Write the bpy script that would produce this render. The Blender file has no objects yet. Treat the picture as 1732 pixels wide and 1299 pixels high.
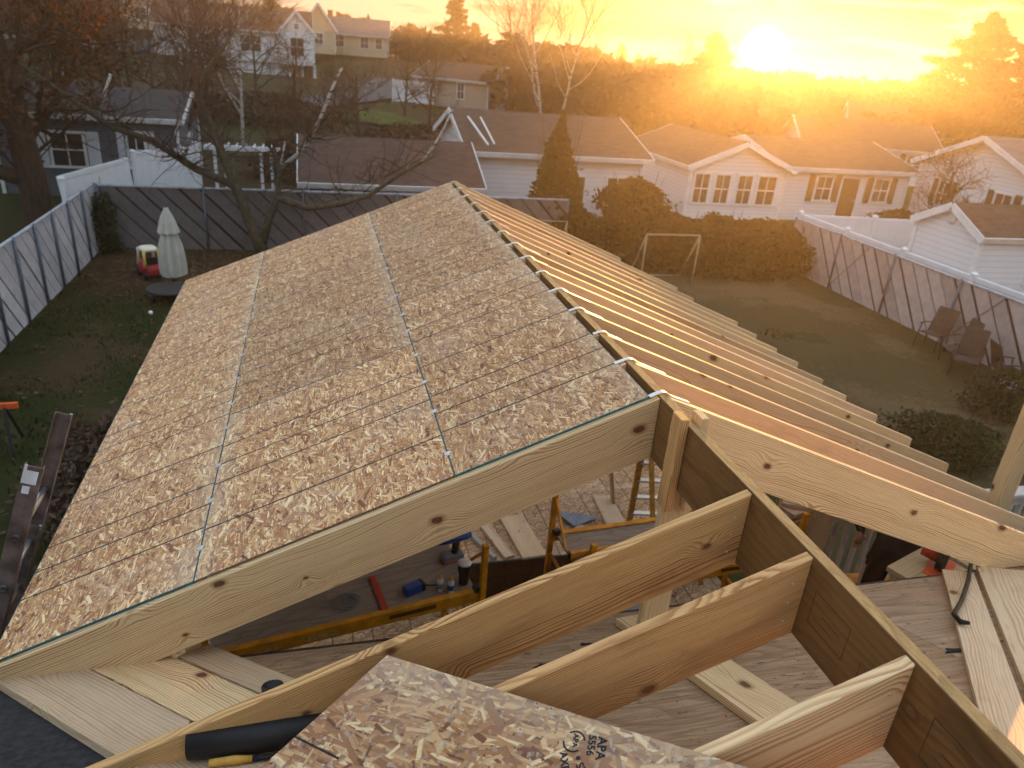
import bpy, bmesh, math, random
from mathutils import Vector, Matrix, noise as mnoise

# ------------------------------------------------------------------ camera, sky, sun, exposure
scene = bpy.context.scene
COL = scene.collection
R = math.radians
ZR = 4.8                                   # height of the new ridge above the lawn
F_PX, YAW, PITCH, ROLL = 1248.57, 0.27507, 0.42118, 0.08218
CAM = Vector((-1.48651, -2.7946, 1.38403 + ZR))
_f = Vector((math.sin(YAW) * math.cos(PITCH), math.cos(YAW) * math.cos(PITCH), -math.sin(PITCH)))
_r0 = Vector((math.cos(YAW), -math.sin(YAW), 0.0)); _u0 = _r0.cross(_f)
_r = _r0 * math.cos(ROLL) + _u0 * math.sin(ROLL)
_u = _u0 * math.cos(ROLL) - _r0 * math.sin(ROLL)
cam_data = bpy.data.cameras.new('camera'); cam = bpy.data.objects.new('camera', cam_data); COL.objects.link(cam)
cam_data.sensor_width = 36.0; cam_data.lens = 36.0 * F_PX / 1732.0
cam_data.clip_start = 0.05; cam_data.clip_end = 3000.0
cam.matrix_world = Matrix(((_r.x, _u.x, -_f.x, CAM.x), (_r.y, _u.y, -_f.y, CAM.y), (_r.z, _u.z, -_f.z, CAM.z), (0, 0, 0, 1)))
cam_data.dof.use_dof = True; cam_data.dof.focus_distance = 3.0; cam_data.dof.aperture_fstop = 3.2
scene.camera = cam

SUN_EL, SUN_AZ = R(1.42), R(31.0)           # azimuth from +Y towards +X
SUN_DIR = Vector((math.sin(SUN_AZ) * math.cos(SUN_EL), math.cos(SUN_AZ) * math.cos(SUN_EL), math.sin(SUN_EL)))
sun_data = bpy.data.lights.new('sun', 'SUN'); sun = bpy.data.objects.new('sun', sun_data); COL.objects.link(sun)
sun_data.energy = 4.8; sun_data.angle = R(0.6); sun_data.color = (1.0, 0.47, 0.12)
sun.rotation_euler = (-SUN_DIR).to_track_quat('-Z', 'Y').to_euler()

world = bpy.data.worlds.new('World'); scene.world = world; world.use_nodes = True
SKY_STRENGTH, SKY_K, SKY_TOP = 0.15, 0.002, 0.25
EXPOSURE = 1.6
HAZE_D, HAZE_G = 0.0018, 0.765
scene.view_settings.view_transform = 'Standard'; scene.view_settings.look = 'None'
scene.view_settings.gamma = 1.0; scene.view_settings.use_curve_mapping = False
scene.view_settings.exposure = EXPOSURE
cy = scene.cycles
cy.use_denoising = True; cy.max_bounces = 6; cy.diffuse_bounces = 4; cy.glossy_bounces = 3; cy.transmission_bounces = 4
cy.volume_bounces = 0; cy.transparent_max_bounces = 8; cy.caustics_reflective = False; cy.caustics_refractive = False
cy.sample_clamp_indirect = 4.0
cy.use_adaptive_sampling = True; cy.adaptive_threshold = 0.03; cy.adaptive_min_samples = 16
try:
    cy.denoiser = 'OPENIMAGEDENOISE'; cy.denoising_prefilter = 'ACCURATE'
except Exception:
    pass


class NT:
    """small node-tree writer"""
    def __init__(s, tree):
        s.t = tree; s.t.nodes.clear()

    def n(s, kind, ins=None, **props):
        nd = s.t.nodes.new(kind)
        for k, v in props.items():
            setattr(nd, k, v)
        for k, v in (ins or {}).items():
            if v is None:
                continue
            if isinstance(v, bpy.types.NodeSocket):
                s.t.links.new(v, nd.inputs[k])
            else:
                nd.inputs[k].default_value = v
        return nd

    def m(s, op, a, b=None, c=None, clamp=False):
        nd = s.n('ShaderNodeMath', {0: a, 1: b, 2: c}, operation=op, use_clamp=clamp)
        return nd.outputs[0]

    def vm(s, op, a, b=None, scale=None):
        nd = s.n('ShaderNodeVectorMath', {0: a, 1: b, 'Scale': scale}, operation=op)
        return nd.outputs['Value'] if op in ('DOT_PRODUCT', 'LENGTH', 'DISTANCE') else nd.outputs[0]

    def mix(s, f, a, b, blend='MIX'):
        a = a if isinstance(a, bpy.types.NodeSocket) else (*a[:3], 1)
        b = b if isinstance(b, bpy.types.NodeSocket) else (*b[:3], 1)
        nd = s.n('ShaderNodeMix', {0: f, 6: a, 7: b}, data_type='RGBA', blend_type=blend)
        return nd.outputs[2]

    def ramp(s, f, stops, interp='LINEAR'):
        nd = s.n('ShaderNodeValToRGB', {0: f}); cr = nd.color_ramp; cr.interpolation = interp
        while len(cr.elements) < len(stops):
            cr.elements.new(0.5)
        for e, (p, c) in zip(cr.elements, stops):
            e.position = p; e.color = (*c[:3], 1) if not isinstance(c, (int, float)) else (c, c, c, 1)
        return nd.outputs[0]

    def sm(s, v, a, b, lo=0.0, hi=1.0):      # smoothstep map
        nd = s.n('ShaderNodeMapRange', {0: v, 1: a, 2: b, 3: lo, 4: hi}, interpolation_type='SMOOTHSTEP')
        return nd.outputs[0]

    def noise(s, vec, scale=5, detail=3, rough=0.5, dist=0.0, dims='3D'):
        return s.n('ShaderNodeTexNoise', {'Vector': vec, 'Scale': scale, 'Detail': detail, 'Roughness': rough, 'Distortion': dist}, noise_dimensions=dims)

    def voro(s, vec, scale=1, feature='F1', dims='3D', rnd=1.0):
        return s.n('ShaderNodeTexVoronoi', {'Vector': vec, 'Scale': scale, 'Randomness': rnd}, feature=feature, voronoi_dimensions=dims)

    def map(s, vec, loc=(0, 0, 0), rot=(0, 0, 0), scale=(1, 1, 1)):
        return s.n('ShaderNodeMapping', {'Vector': vec, 'Location': loc, 'Rotation': rot, 'Scale': scale}).outputs[0]

    def sep(s, v):
        return s.n('ShaderNodeSeparateXYZ', {0: v}).outputs

    def comb(s, x, y, z):
        return s.n('ShaderNodeCombineXYZ', {0: x, 1: y, 2: z}).outputs[0]

    def sepc(s, c):
        return s.n('ShaderNodeSeparateColor', {0: c}).outputs


# ---- world: low sun in a physical sky of reshaped brightness, thin cloud banks, the sun itself
W = NT(world.node_tree)
_dir = W.n('ShaderNodeTexCoord').outputs['Generated']
sky = W.n('ShaderNodeTexSky', sky_type='NISHITA', sun_disc=False, sun_elevation=R(4.0), sun_rotation=SUN_AZ, altitude=100.0,
          air_density=1.15, dust_density=2.2, ozone_density=1.6)
_sc = W.vm('SCALE', sky.outputs[0], scale=SKY_STRENGTH)           # sky reshaped: dimmer parts lifted above bright ones, adding fill on shaded faces
_lum = W.vm('DOT_PRODUCT', _sc, (0.3, 0.55, 0.15))
_fac = W.m('DIVIDE', 1.0, W.m('ADD', W.m('POWER', _lum, 1.12), SKY_K))
_grey = W.m('MULTIPLY', _lum, _fac)
_sky = W.vm('SCALE', W.mix(0.55, W.vm('SCALE', _sc, scale=_fac), W.comb(_grey, _grey, _grey)), scale=SKY_TOP)
_d = W.sep(_dir)
_el = W.m('MAXIMUM', _d[2], 0.0)
_stretch = W.comb(_d[0], _d[1], W.m('MULTIPLY', _d[2], 7.0))
_cn = W.noise(W.map(_stretch, loc=(7.7, 2.2, 5.1), scale=(1, 1, 1)), 5.2, 5, 0.55, 0.35).outputs[0]
_cmask = W.m('MULTIPLY', W.sm(_cn, 0.37, 0.47), W.m('MULTIPLY', W.sm(_el, 0.014, 0.034), W.sm(_el, 0.34, 0.14)))
_sdot = W.vm('DOT_PRODUCT', W.vm('NORMALIZE', _dir), tuple(SUN_DIR))
_ang = W.m('MULTIPLY', W.m('ARCCOSINE', W.m('MINIMUM', _sdot, 1.0)), 180.0 / math.pi)
_cloudcol = W.mix(W.sm(_ang, 2.0, 20.0), (0.10, 0.050, 0.024), (0.050, 0.041, 0.050))
_skyc = W.mix(W.m('MULTIPLY', _cmask, 0.95), _sky, _cloudcol)
_disc = W.m('POWER', W.sm(_ang, 1.7, 0.4), 1.5)
_aur = W.m('POWER', W.sm(_ang, 7.0, 0.5), 3.0)
_sunc = W.mix(1.0, _skyc, W.mix(_aur, (0, 0, 0), (0.16, 0.10, 0.035)), 'ADD')
_sunc = W.mix(1.0, _sunc, W.mix(_disc, (0, 0, 0), (9.0, 7.5, 4.5)), 'ADD')
_bg = W.n('ShaderNodeBackground', {0: _sunc, 1: 1.0})
W.t.links.new(_bg.outputs[0], W.n('ShaderNodeOutputWorld').inputs[0])

# ------------------------------------------------------------------ helpers
rnd = random.Random(7)


def ray(x, y):                               # direction through a photograph pixel (1732 x 1299)
    return (_f * F_PX + _r * (x - 866.0) + _u * (649.5 - y)).normalized()


def at_z(x, y, z):
    d = ray(x, y); return CAM + d * ((z - CAM.z) / d.z)


def at_y(x, y, Y):
    d = ray(x, y); return CAM + d * ((Y - CAM.y) / d.y)


def at_d(x, y, D):
    return CAM + ray(x, y) * D


def tag(o, label=None, cat=None, group=None, kind=None):
    if label: o['label'] = label
    if cat: o['category'] = cat
    if group: o['group'] = group
    if kind: o['kind'] = kind
    return o


def empty(name, loc=(0, 0, 0), rz=0.0, label=None, cat=None, group=None):
    o = bpy.data.objects.new(name, None); COL.objects.link(o)
    o.location = loc; o.rotation_euler = (0, 0, rz); o.empty_display_size = 0.2
    return tag(o, label, cat, group)


def link(name, me, parent=None, M=None):
    o = bpy.data.objects.new(name, me); COL.objects.link(o)
    if parent is not None:
        o.parent = parent
    if M is not None:
        o.matrix_local = M
    return o


class MB:
    """collects shapes into one mesh"""
    def __init__(s):
        s.bm = bmesh.new()

    def _add(s, vs, fs, M=None, mi=0, smooth=False):
        bv = [s.bm.verts.new(M @ Vector(v) if M is not None else v) for v in vs]
        for f in fs:
            try:
                fc = s.bm.faces.new([bv[i] for i in f]); fc.material_index = mi; fc.smooth = smooth
            except ValueError:
                pass
        return bv

    def box(s, c, d, M=None, mi=0):
        x, y, z = c; a, b, h = d[0] / 2, d[1] / 2, d[2] / 2
        vs = [(x + i * a, y + j * b, z + k * h) for k in (-1, 1) for j in (-1, 1) for i in (-1, 1)]
        s._add(vs, [(0, 2, 3, 1), (4, 5, 7, 6), (0, 1, 5, 4), (2, 6, 7, 3), (0, 4, 6, 2), (1, 3, 7, 5)], M, mi); return s

    def span(s, p0, p1, w, h, up=(0, 0, 1), mi=0):       # box from p0 to p1
        p0, p1 = Vector(p0), Vector(p1); x = (p1 - p0); L = x.length; x.normalize()
        y = Vector(up).cross(x)
        if y.length < 1e-4: y = Vector((1, 0, 0)).cross(x)
        y.normalize(); z = x.cross(y)
        M = Matrix(((x.x, y.x, z.x, p0.x), (x.y, y.y, z.y, p0.y), (x.z, y.z, z.z, p0.z), (0, 0, 0, 1)))
        return s.box((L / 2, 0, 0), (L, w, h), M, mi)

    def prism(s, poly, y0, y1, M=None, mi=0, mi_end=None):   # polygon in XZ, extruded along Y
        n = len(poly)
        vs = [(p[0], y0, p[1]) for p in poly] + [(p[0], y1, p[1]) for p in poly]
        bv = s._add(vs, [], M)
        def fc(idx, m):
            try:
                f = s.bm.faces.new([bv[i] for i in idx]); f.material_index = m
            except ValueError:
                pass
        fc(range(n), mi if mi_end is None else mi_end); fc(range(2 * n - 1, n - 1, -1), mi if mi_end is None else mi_end)
        for i in range(n):
            j = (i + 1) % n; fc((j, i, n + i, n + j), mi)
        return s

    def tube(s, pts, rads, n=6, M=None, mi=0, cap=True, smooth=True):
        pts = [Vector(p) for p in pts]
        if isinstance(rads, (int, float)): rads = [rads] * len(pts)
        rings = []; ref = Vector((0.123, 0.31, 0.94)).normalized()
        for i, p in enumerate(pts):
            t = (pts[min(i + 1, len(pts) - 1)] - pts[max(i - 1, 0)])
            t = t.normalized() if t.length > 1e-9 else Vector((0, 0, 1))
            a = ref - t * ref.dot(t)
            if a.length < 1e-3: a = t.orthogonal()
            a.normalize(); b = t.cross(a); ref = a
            rings.append([p + (a * math.cos(k * 2 * math.pi / n) + b * math.sin(k * 2 * math.pi / n)) * rads[i] for k in range(n)])
        vs = [v for r_ in rings for v in r_]; fs = []
        for i in range(len(rings) - 1):
            for k in range(n):
                a, b = i * n + k, i * n + (k + 1) % n; fs.append((a, b, b + n, a + n))
        if cap:
            fs.append(tuple(range(n))[::-1]); fs.append(tuple(range((len(rings) - 1) * n, len(rings) * n)))
        s._add(vs, fs, M, mi, smooth); return s

    def lathe(s, prof, n=16, M=None, mi=0, smooth=True):     # (radius, z) profile
        vs = []; fs = []
        for r_, z in prof:
            vs += [(r_ * math.cos(k * 2 * math.pi / n), r_ * math.sin(k * 2 * math.pi / n), z) for k in range(n)]
        for i in range(len(prof) - 1):
            for k in range(n):
                a, b = i * n + k, i * n + (k + 1) % n; fs.append((a, b, b + n, a + n))
        fs.append(tuple(range(n))[::-1]); fs.append(tuple(range((len(prof) - 1) * n, len(prof) * n)))
        s._add(vs, fs, M, mi, smooth); return s

    def poly(s, pts, mi=0):
        s._add(pts, [tuple(range(len(pts)))], None, mi); return s

    def mesh(s, name, mats, bevel=0.0, seg=1):
        if bevel:
            s.bm.normal_update()
            ed = [e for e in s.bm.edges if len(e.link_faces) == 2 and e.calc_face_angle(0) > 0.6]
            bmesh.ops.bevel(s.bm, geom=ed, offset=bevel, segments=seg, profile=0.6, affect='EDGES', clamp_overlap=True)
        me = bpy.data.meshes.new(name); s.bm.to_mesh(me); s.bm.free()
        for m in (mats if isinstance(mats, (list, tuple)) else [mats]):
            me.materials.append(m)
        return me

    def build(s, name, mats, parent=None, M=None, bevel=0.0, seg=1):
        return link(name, s.mesh(name, mats, bevel, seg), parent, M)


def frame(o, x, y):                             # matrix with origin o, local X = x, local Y ~ y
    x = Vector(x).normalized(); z = x.cross(Vector(y)).normalized(); y = z.cross(x)
    return Matrix(((x.x, y.x, z.x, o[0]), (x.y, y.y, z.y, o[1]), (x.z, y.z, z.z, o[2]), (0, 0, 0, 1)))


def rawmesh(name, vs, fs, mats, smooth=False):
    me = bpy.data.meshes.new(name); me.from_pydata(vs, [], fs)
    for m in (mats if isinstance(mats, (list, tuple)) else [mats]):
        me.materials.append(m)
    if smooth:
        me.polygons.foreach_set('use_smooth', [True] * len(me.polygons))
    me.update(); return me


# ------------------------------------------------------------------ materials
def new_mat(name):
    m = bpy.data.materials.new(name); m.use_nodes = True
    t = NT(m.node_tree)
    out = t.n('ShaderNodeOutputMaterial'); b = t.n('ShaderNodeBsdfPrincipled', {'Roughness': 0.7})
    t.t.links.new(b.outputs[0], out.inputs[0])
    try: b.inputs['Specular IOR Level'].default_value = 0.35
    except Exception: pass
    return m, t, b


def setc(t, b, col=None, rough=None, bump=None, bstr=0.3, bdist=0.01):
    if col is not None: t.t.links.new(col, b.inputs['Base Color'])
    if rough is not None: t.t.links.new(rough, b.inputs['Roughness'])
    if bump is not None:
        bn = t.n('ShaderNodeBump', {'Strength': bstr, 'Distance': bdist, 'Height': bump})
        t.t.links.new(bn.outputs[0], b.inputs['Normal'])


def plain(name, col, rough=0.6, metal=0.0, var=0.12, scale=6.0, bump=0.0, spec=None):
    """painted or moulded surface with slight mottling"""
    m, t, b = new_mat(name)
    co = t.n('ShaderNodeTexCoord').outputs['Object']
    nz = t.noise(co, scale, 4, 0.6).outputs[0]
    c = t.mix(t.sm(nz, 0.3, 0.7), tuple(v * (1 - var) for v in col), tuple(min(1, v * (1 + var)) for v in col))
    b.inputs['Metallic'].default_value = metal
    r_ = t.m('ADD', t.m('MULTIPLY', nz, 0.25), rough - 0.12)
    setc(t, b, c, r_, nz if bump else None, bump, 0.01)
    if spec is not None: b.inputs['Specular IOR Level'].default_value = spec
    return m


def wood(name, light, dark, ring=0.0085, contrast=0.75, knots=1.0, rough=0.62, stain=0.25, vary=0.22, offs=0.0):
    """sawn lumber: local X runs along the board, Y is its thickness, Z its width"""
    m, t, b = new_mat(name)
    co = t.n('ShaderNodeTexCoord').outputs['Object']
    rn = t.n('ShaderNodeObjectInfo').outputs['Random']
    r2 = t.m('FRACT', t.m('MULTIPLY', rn, 17.31)); r3 = t.m('FRACT', t.m('MULTIPLY', rn, 91.7))
    x, y, z = t.sep(co)
    xo = t.m('ADD', x, t.m('MULTIPLY', rn, 37.0))
    kv = t.comb(t.m('MULTIPLY', xo, 1.9), t.m('MULTIPLY', t.m('ADD', z, t.m('MULTIPLY', r2, 5.0)), 2.9), 0.0)
    kn = t.voro(kv, 1.0, dims='2D'); kr = t.sepc(kn.outputs['Color'])
    kd = t.m('ADD', t.m('DIVIDE', kn.outputs['Distance'], t.m('ADD', 0.45, t.m('MULTIPLY', kr[0], 0.9))), t.m('MULTIPLY', t.m('LESS_THAN', kr[1], 0.15), 5.0))
    kd = t.m('ADD', kd, t.m('MULTIPLY', t.m('SUBTRACT', t.noise(co, 38.0, 2).outputs[0], 0.5), 0.035))
    pull = t.m('MULTIPLY', t.sm(kd, 0.30, 0.0), 0.034 * knots)
    wob = t.noise(t.comb(t.m('MULTIPLY', xo, 0.9), y, t.m('MULTIPLY', z, 3.0)), 1.0, 2, 0.5).outputs[0]
    wob2 = t.noise(t.comb(t.m('MULTIPLY', xo, 4.0), t.m('MULTIPLY', y, 20.0), t.m('MULTIPLY', z, 20.0)), 1.0, 2, 0.5).outputs[0]
    zc = t.m('ADD', z, t.m('ADD', t.m('MULTIPLY', t.m('SUBTRACT', wob, 0.5), 0.13), t.m('MULTIPLY', t.m('SUBTRACT', r3, 0.5), 0.62)))
    yc = t.m('ADD', y, t.m('ADD', 0.035, t.m('MULTIPLY', r2, 0.07)))
    rad = t.m('SQRT', t.m('ADD', t.m('MULTIPLY', zc, zc), t.m('MULTIPLY', yc, yc)))
    rad = t.m('ADD', rad, t.m('ADD', pull, t.m('MULTIPLY', wob2, 0.010)))
    rings = t.m('FRACT', t.m('DIVIDE', rad, ring))
    rid = t.n('ShaderNodeTexWhiteNoise', {'W': t.m('FLOOR', t.m('DIVIDE', rad, ring))}, noise_dimensions='1D').outputs['Value']
    late = t.m('MULTIPLY', t.m('MULTIPLY', t.sm(rings, 0.30, 0.86), t.sm(rings, 1.0, 0.92)), t.m('ADD', 0.45, t.m('MULTIPLY', rid, 0.75)))
    amp = t.sm(t.noise(t.comb(t.m('MULTIPLY', xo, 0.7), t.m('MULTIPLY', y, 9), t.m('MULTIPLY', z, 9)), 1.0, 2).outputs[0], 0.25, 0.7, 0.45, 1.0)
    col = t.mix(t.m('MULTIPLY', t.m('MULTIPLY', late, amp), contrast), light, dark)
    fib = t.noise(t.comb(t.m('MULTIPLY', xo, 5.0), t.m('MULTIPLY', y, 260.0), t.m('MULTIPLY', z, 260.0)), 1.0, 3, 0.6).outputs[0]
    col = t.mix(t.m('MULTIPLY', t.sm(fib, 0.35, 0.75), 0.28), col, tuple(v * 0.62 for v in dark))
    dirt = t.noise(t.comb(t.m('MULTIPLY', xo, 1.3), t.m('MULTIPLY', y, 4), t.m('MULTIPLY', z, 5)), 1.3, 4, 0.65, 0.6).outputs[0]
    col = t.mix(t.m('MULTIPLY', t.sm(dirt, 0.48, 0.78), stain), col, tuple(v * 0.45 for v in dark))
    if knots:
        kk = t.sm(kd, 0.052, 0.030); kring = t.m('MULTIPLY', t.sm(kd, 0.085, 0.05), 0.5)
        kcore = t.noise(t.vm('SCALE', co, scale=60.0), 1.0, 2).outputs[0]
        col = t.mix(kring, col, tuple(v * 0.7 for v in dark))
        col = t.mix(kk, col, t.mix(kcore, (0.045, 0.016, 0.008), (0.24, 0.11, 0.05)))
    tint = t.m('ADD', 1.0 - vary, t.m('MULTIPLY', r3, 2 * vary))
    col = t.mix(1.0, col, t.comb(tint, t.m('MULTIPLY', tint, t.m('ADD', 0.97, t.m('MULTIPLY', r2, 0.05))), t.m('MULTIPLY', tint, t.m('ADD', 0.92, t.m('MULTIPLY', rn, 0.12)))), 'MULTIPLY')
    setc(t, b, col, t.m('ADD', rough - 0.08, t.m('MULTIPLY', fib, 0.2)), t.m('ADD', t.m('MULTIPLY', fib, 0.5), t.m('MULTIPLY', late, 0.4)), 0.25, 0.002)
    return m


def osb(name, lines=True, flake=1.0, tone=1.0):
    """strand board: local X along the 8 ft side, Y across; layered wood strands plus the printed stud lines"""
    m, t, b = new_mat(name)
    co = t.n('ShaderNodeTexCoord').outputs['Object']
    rn = t.n('ShaderNodeObjectInfo').outputs['Random']
    x, y, z = t.sep(co)
    off = t.vm('SCALE', t.comb(rn, t.m('FRACT', t.m('MULTIPLY', rn, 7.7)), 0.0), scale=31.0)
    v0 = t.vm('ADD', co, off)
    wn = t.noise(v0, 14.0, 2, 0.5).outputs['Color']
    v = t.vm('ADD', v0, t.vm('SCALE', t.vm('SUBTRACT', wn, (0.5, 0.5, 0.5)), scale=0.006))
    stops = [(0.0, (0.13, 0.045, 0.026)), (0.07, (0.20, 0.080, 0.044)), (0.10, (0.29, 0.142, 0.076)), (0.38, (0.36, 0.195, 0.106)), (0.44, (0.44, 0.260, 0.146)),
             (0.66, (0.49, 0.305, 0.175)), (0.72, (0.60, 0.415, 0.250)), (0.86, (0.64, 0.465, 0.295)), (0.90, (0.78, 0.640, 0.455)), (1.0, (0.82, 0.70, 0.53))]
    stops = [(p, (c[0] * 1.06, c[1] * 0.90, c[2] * 0.66)) for p, c in stops]
    stops = [(p, tuple(c * tone for c in cc)) for p, cc in stops]
    base = t.voro(t.map(v, rot=(0, 0, R(9)), scale=(1 / (0.045 * flake), 1 / (0.007 * flake), 1)), 1.0, dims='2D').outputs['Color']
    bs = t.sepc(base)
    col = t.ramp(bs[0], stops); hgt = t.m('MULTIPLY', bs[1], 0.3)
    # (cell size m, half length, half width lo, extra width, main angle, spread, tone power)
    specs = [(0.040, 0.50, 0.06, 0.09, 10, 150, 0.0), (0.052, 0.55, 0.05, 0.08, 25, 100, 0.0),
             (0.066, 0.55, 0.05, 0.09, 5, 90, 0.0), (0.054, 0.52, 0.05, 0.09, -15, 160, 0.0), (0.080, 0.55, 0.05, 0.08, 15, 80, 0.1),
             (0.095, 0.55, 0.04, 0.09, 0, 110, 0.45)]
    for i, (cell, hl, hw, hx, ang, spread, sparse) in enumerate(specs):
        sc_ = 1.0 / (cell * flake)
        vv = t.map(v, loc=(i * 3.17, i * 1.73, 0), scale=(sc_, sc_, 1.0))
        vo = t.voro(vv, 1.0, dims='2D')
        s_ = t.sepc(vo.outputs['Color']); d = t.sep(t.vm('SUBTRACT', vv, vo.outputs['Position']))
        th_ = t.m('ADD', R(ang), t.m('MULTIPLY', t.m('SUBTRACT', s_[1], 0.5), R(spread)))
        cs_, sn_ = t.m('COSINE', th_), t.m('SINE', th_)
        u_ = t.m('ABSOLUTE', t.m('ADD', t.m('MULTIPLY', d[0], cs_), t.m('MULTIPLY', d[1], sn_)))
        w_ = t.m('SUBTRACT', t.m('MULTIPLY', d[1], cs_), t.m('MULTIPLY', d[0], sn_))
        r4 = t.m('FRACT', t.m('MULTIPLY', s_[1], 13.7))
        aw = t.m('ABSOLUTE', w_); hh_ = t.m('ADD', hw, t.m('MULTIPLY', r4, hx))
        k = t.m('MULTIPLY', t.m('LESS_THAN', u_, hl), t.m('LESS_THAN', aw, hh_))
        rim = t.m('GREATER_THAN', w_, t.m('MULTIPLY', hh_, 0.62))
        if sparse:
            k = t.m('MULTIPLY', k, t.m('GREATER_THAN', t.m('FRACT', t.m('MULTIPLY', s_[0], 29.3)), sparse))
        tn = t.mix(t.m('MULTIPLY', rim, 0.45), t.ramp(s_[2], stops), (0.17 * tone, 0.085 * tone, 0.05 * tone))
        col = t.mix(k, col, tn)
        hgt = t.n('ShaderNodeMix', {0: k, 2: hgt, 3: t.m('ADD', 0.15 + 0.1 * i, t.m('MULTIPLY', w_, 1.2))}, data_type='FLOAT').outputs[0]
    fine = t.noise(t.map(v, rot=(0, 0, R(10)), scale=(18, 150, 1)), 1.0, 4, 0.65).outputs[0]
    col = t.mix(t.m('MULTIPLY', t.sm(fine, 0.35, 0.8), 0.22), col, (0.20 * tone, 0.105 * tone, 0.06 * tone))
    crumbs = t.voro(v, 90.0, dims='2D').outputs['Color']
    cs = t.sepc(crumbs)
    col = t.mix(t.m('MULTIPLY', t.m('GREATER_THAN', cs[0], 0.80), 0.55), col, t.mix(cs[1], (0.62 * tone, 0.50 * tone, 0.37 * tone), (0.24 * tone, 0.13 * tone, 0.085 * tone)))
    band = t.noise(v0, 1.6, 3, 0.6).outputs[0]
    tv = t.m('ADD', 0.84, t.m('MULTIPLY', rn, 0.3)); col = t.mix(1.0, col, t.comb(tv, tv, tv), 'MULTIPLY')
    edge = t.sm(t.m('ABSOLUTE', t.m('SUBTRACT', y, 0.0)), 0.16, 0.0); col = t.mix(t.m('MULTIPLY', edge, 0.22), col, (0.66 * tone, 0.55 * tone, 0.41 * tone))
    col = t.mix(t.m('MULTIPLY', t.sm(band, 0.45, 0.75), 0.16), col, (0.60 * tone, 0.50 * tone, 0.40 * tone))
    if lines:
        br = t.noise(t.vm('SCALE', co, scale=26.0), 1.0, 2).outputs[0]
        def ln(step):
            d = t.m('MULTIPLY', t.m('ABSOLUTE', t.m('SUBTRACT', t.m('FRACT', t.m('ADD', t.m('DIVIDE', x, step), 0.5)), 0.5)), step)
            return t.sm(d, 0.0068, 0.0044)
        on = t.m('MULTIPLY', t.m('MAXIMUM', ln(0.4064), ln(0.6096)), t.m('GREATER_THAN', x, 0.05))
        on = t.m('MULTIPLY', on, t.sm(br, 0.30, 0.45, 0.80, 1.0))
        col = t.mix(on, col, (0.022, 0.023, 0.026))
    setc(t, b, col, t.m('ADD', 0.52, t.m('MULTIPLY', fine, 0.3)), hgt, 0.35, 0.003)
    return m


def plywood(name, c1, c2, marks=0.5, grain=(2.0, 30.0), rough=0.75):
    m, t, b = new_mat(name)
    co = t.n('ShaderNodeTexCoord').outputs['Object']
    g = t.noise(t.map(co, scale=(grain[0], grain[1], 1)), 1.0, 5, 0.6, 1.6).outputs[0]
    w = t.m('FRACT', t.m('MULTIPLY', t.noise(t.map(co, scale=(0.9, 3.2, 1)), 1.0, 2, 0.4, 0.4).outputs[0], 16.0))
    col = t.mix(t.sm(g, 0.3, 0.7), c1, c2)
    col = t.mix(t.m('MULTIPLY', t.sm(w, 0.5, 0.95), 0.4), col, tuple(v * 0.6 for v in c2))
    mk = t.noise(t.map(co, scale=(7, 26, 1)), 1.0, 4, 0.7, 0.3).outputs[0]
    bl = t.noise(co, 2.1, 3, 0.6).outputs[0]
    col = t.mix(t.m('MULTIPLY', t.m('MULTIPLY', t.sm(mk, 0.60, 0.66), t.sm(bl, 0.36, 0.6)), marks), col, (0.03, 0.024, 0.02))
    sm_ = t.noise(co, 45.0, 3, 0.6).outputs[0]
    col = t.mix(t.m('MULTIPLY', t.sm(sm_, 0.66, 0.70), marks), col, (0.05, 0.03, 0.02))
    setc(t, b, col, None, g, 0.2, 0.003); b.inputs['Roughness'].default_value = rough
    return m


M = {}
M['fir'] = wood('fir_lumber', (0.86, 0.625, 0.345), (0.45, 0.20, 0.058), ring=0.0105, contrast=1.0, stain=0.12)
M['fir_lit_top'] = wood('fir_skylit_top', (0.78, 0.68, 0.50), (0.58, 0.42, 0.24), ring=0.016, contrast=0.7, knots=0, stain=0.12)  # rafter tops coloured paler, standing in for sky light falling on them
M['fir_warm'] = wood('douglas_fir', (0.71, 0.515, 0.295), (0.47, 0.285, 0.125), ring=0.0080, contrast=0.8, knots=0.6)
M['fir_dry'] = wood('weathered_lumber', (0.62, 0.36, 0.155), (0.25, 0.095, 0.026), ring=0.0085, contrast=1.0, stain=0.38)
M['fir_pale'] = wood('pale_plank', (0.64, 0.465, 0.305), (0.42, 0.24, 0.11), ring=0.014, contrast=0.8, stain=0.34)
M['fir_grey'] = wood('greyed_edge', (0.36, 0.33, 0.31), (0.22, 0.19, 0.17), knots=0)
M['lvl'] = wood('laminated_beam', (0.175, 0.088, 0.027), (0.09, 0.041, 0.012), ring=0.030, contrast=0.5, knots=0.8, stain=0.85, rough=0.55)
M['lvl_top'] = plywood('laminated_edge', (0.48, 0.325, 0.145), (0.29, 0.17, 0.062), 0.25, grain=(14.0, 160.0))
M['osb'] = osb('strand_board', flake=1.0)
M['osb_near'] = osb('strand_board_plain', lines=False, flake=1.35, tone=1.03)
M['osb_floor'] = osb('strand_board_floor', tone=0.85)
M['osb_edge'] = plain('strand_board_edge', (0.16, 0.105, 0.07), 0.85, var=0.5, scale=120)
M['teal'] = plain('teal_edge_paint', (0.030, 0.125, 0.140), 0.6, var=0.3, scale=60)
M['ply'] = plywood('old_plywood', (0.47, 0.325, 0.20), (0.33, 0.20, 0.115), 0.95)
M['ply_warm'] = plywood('dirty_plywood', (0.42, 0.275, 0.16), (0.27, 0.15, 0.075), 0.9)
M['felt'] = plain('roofing_felt', (0.022, 0.021, 0.022), 0.9, var=0.5, scale=30, bump=0.3)
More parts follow.
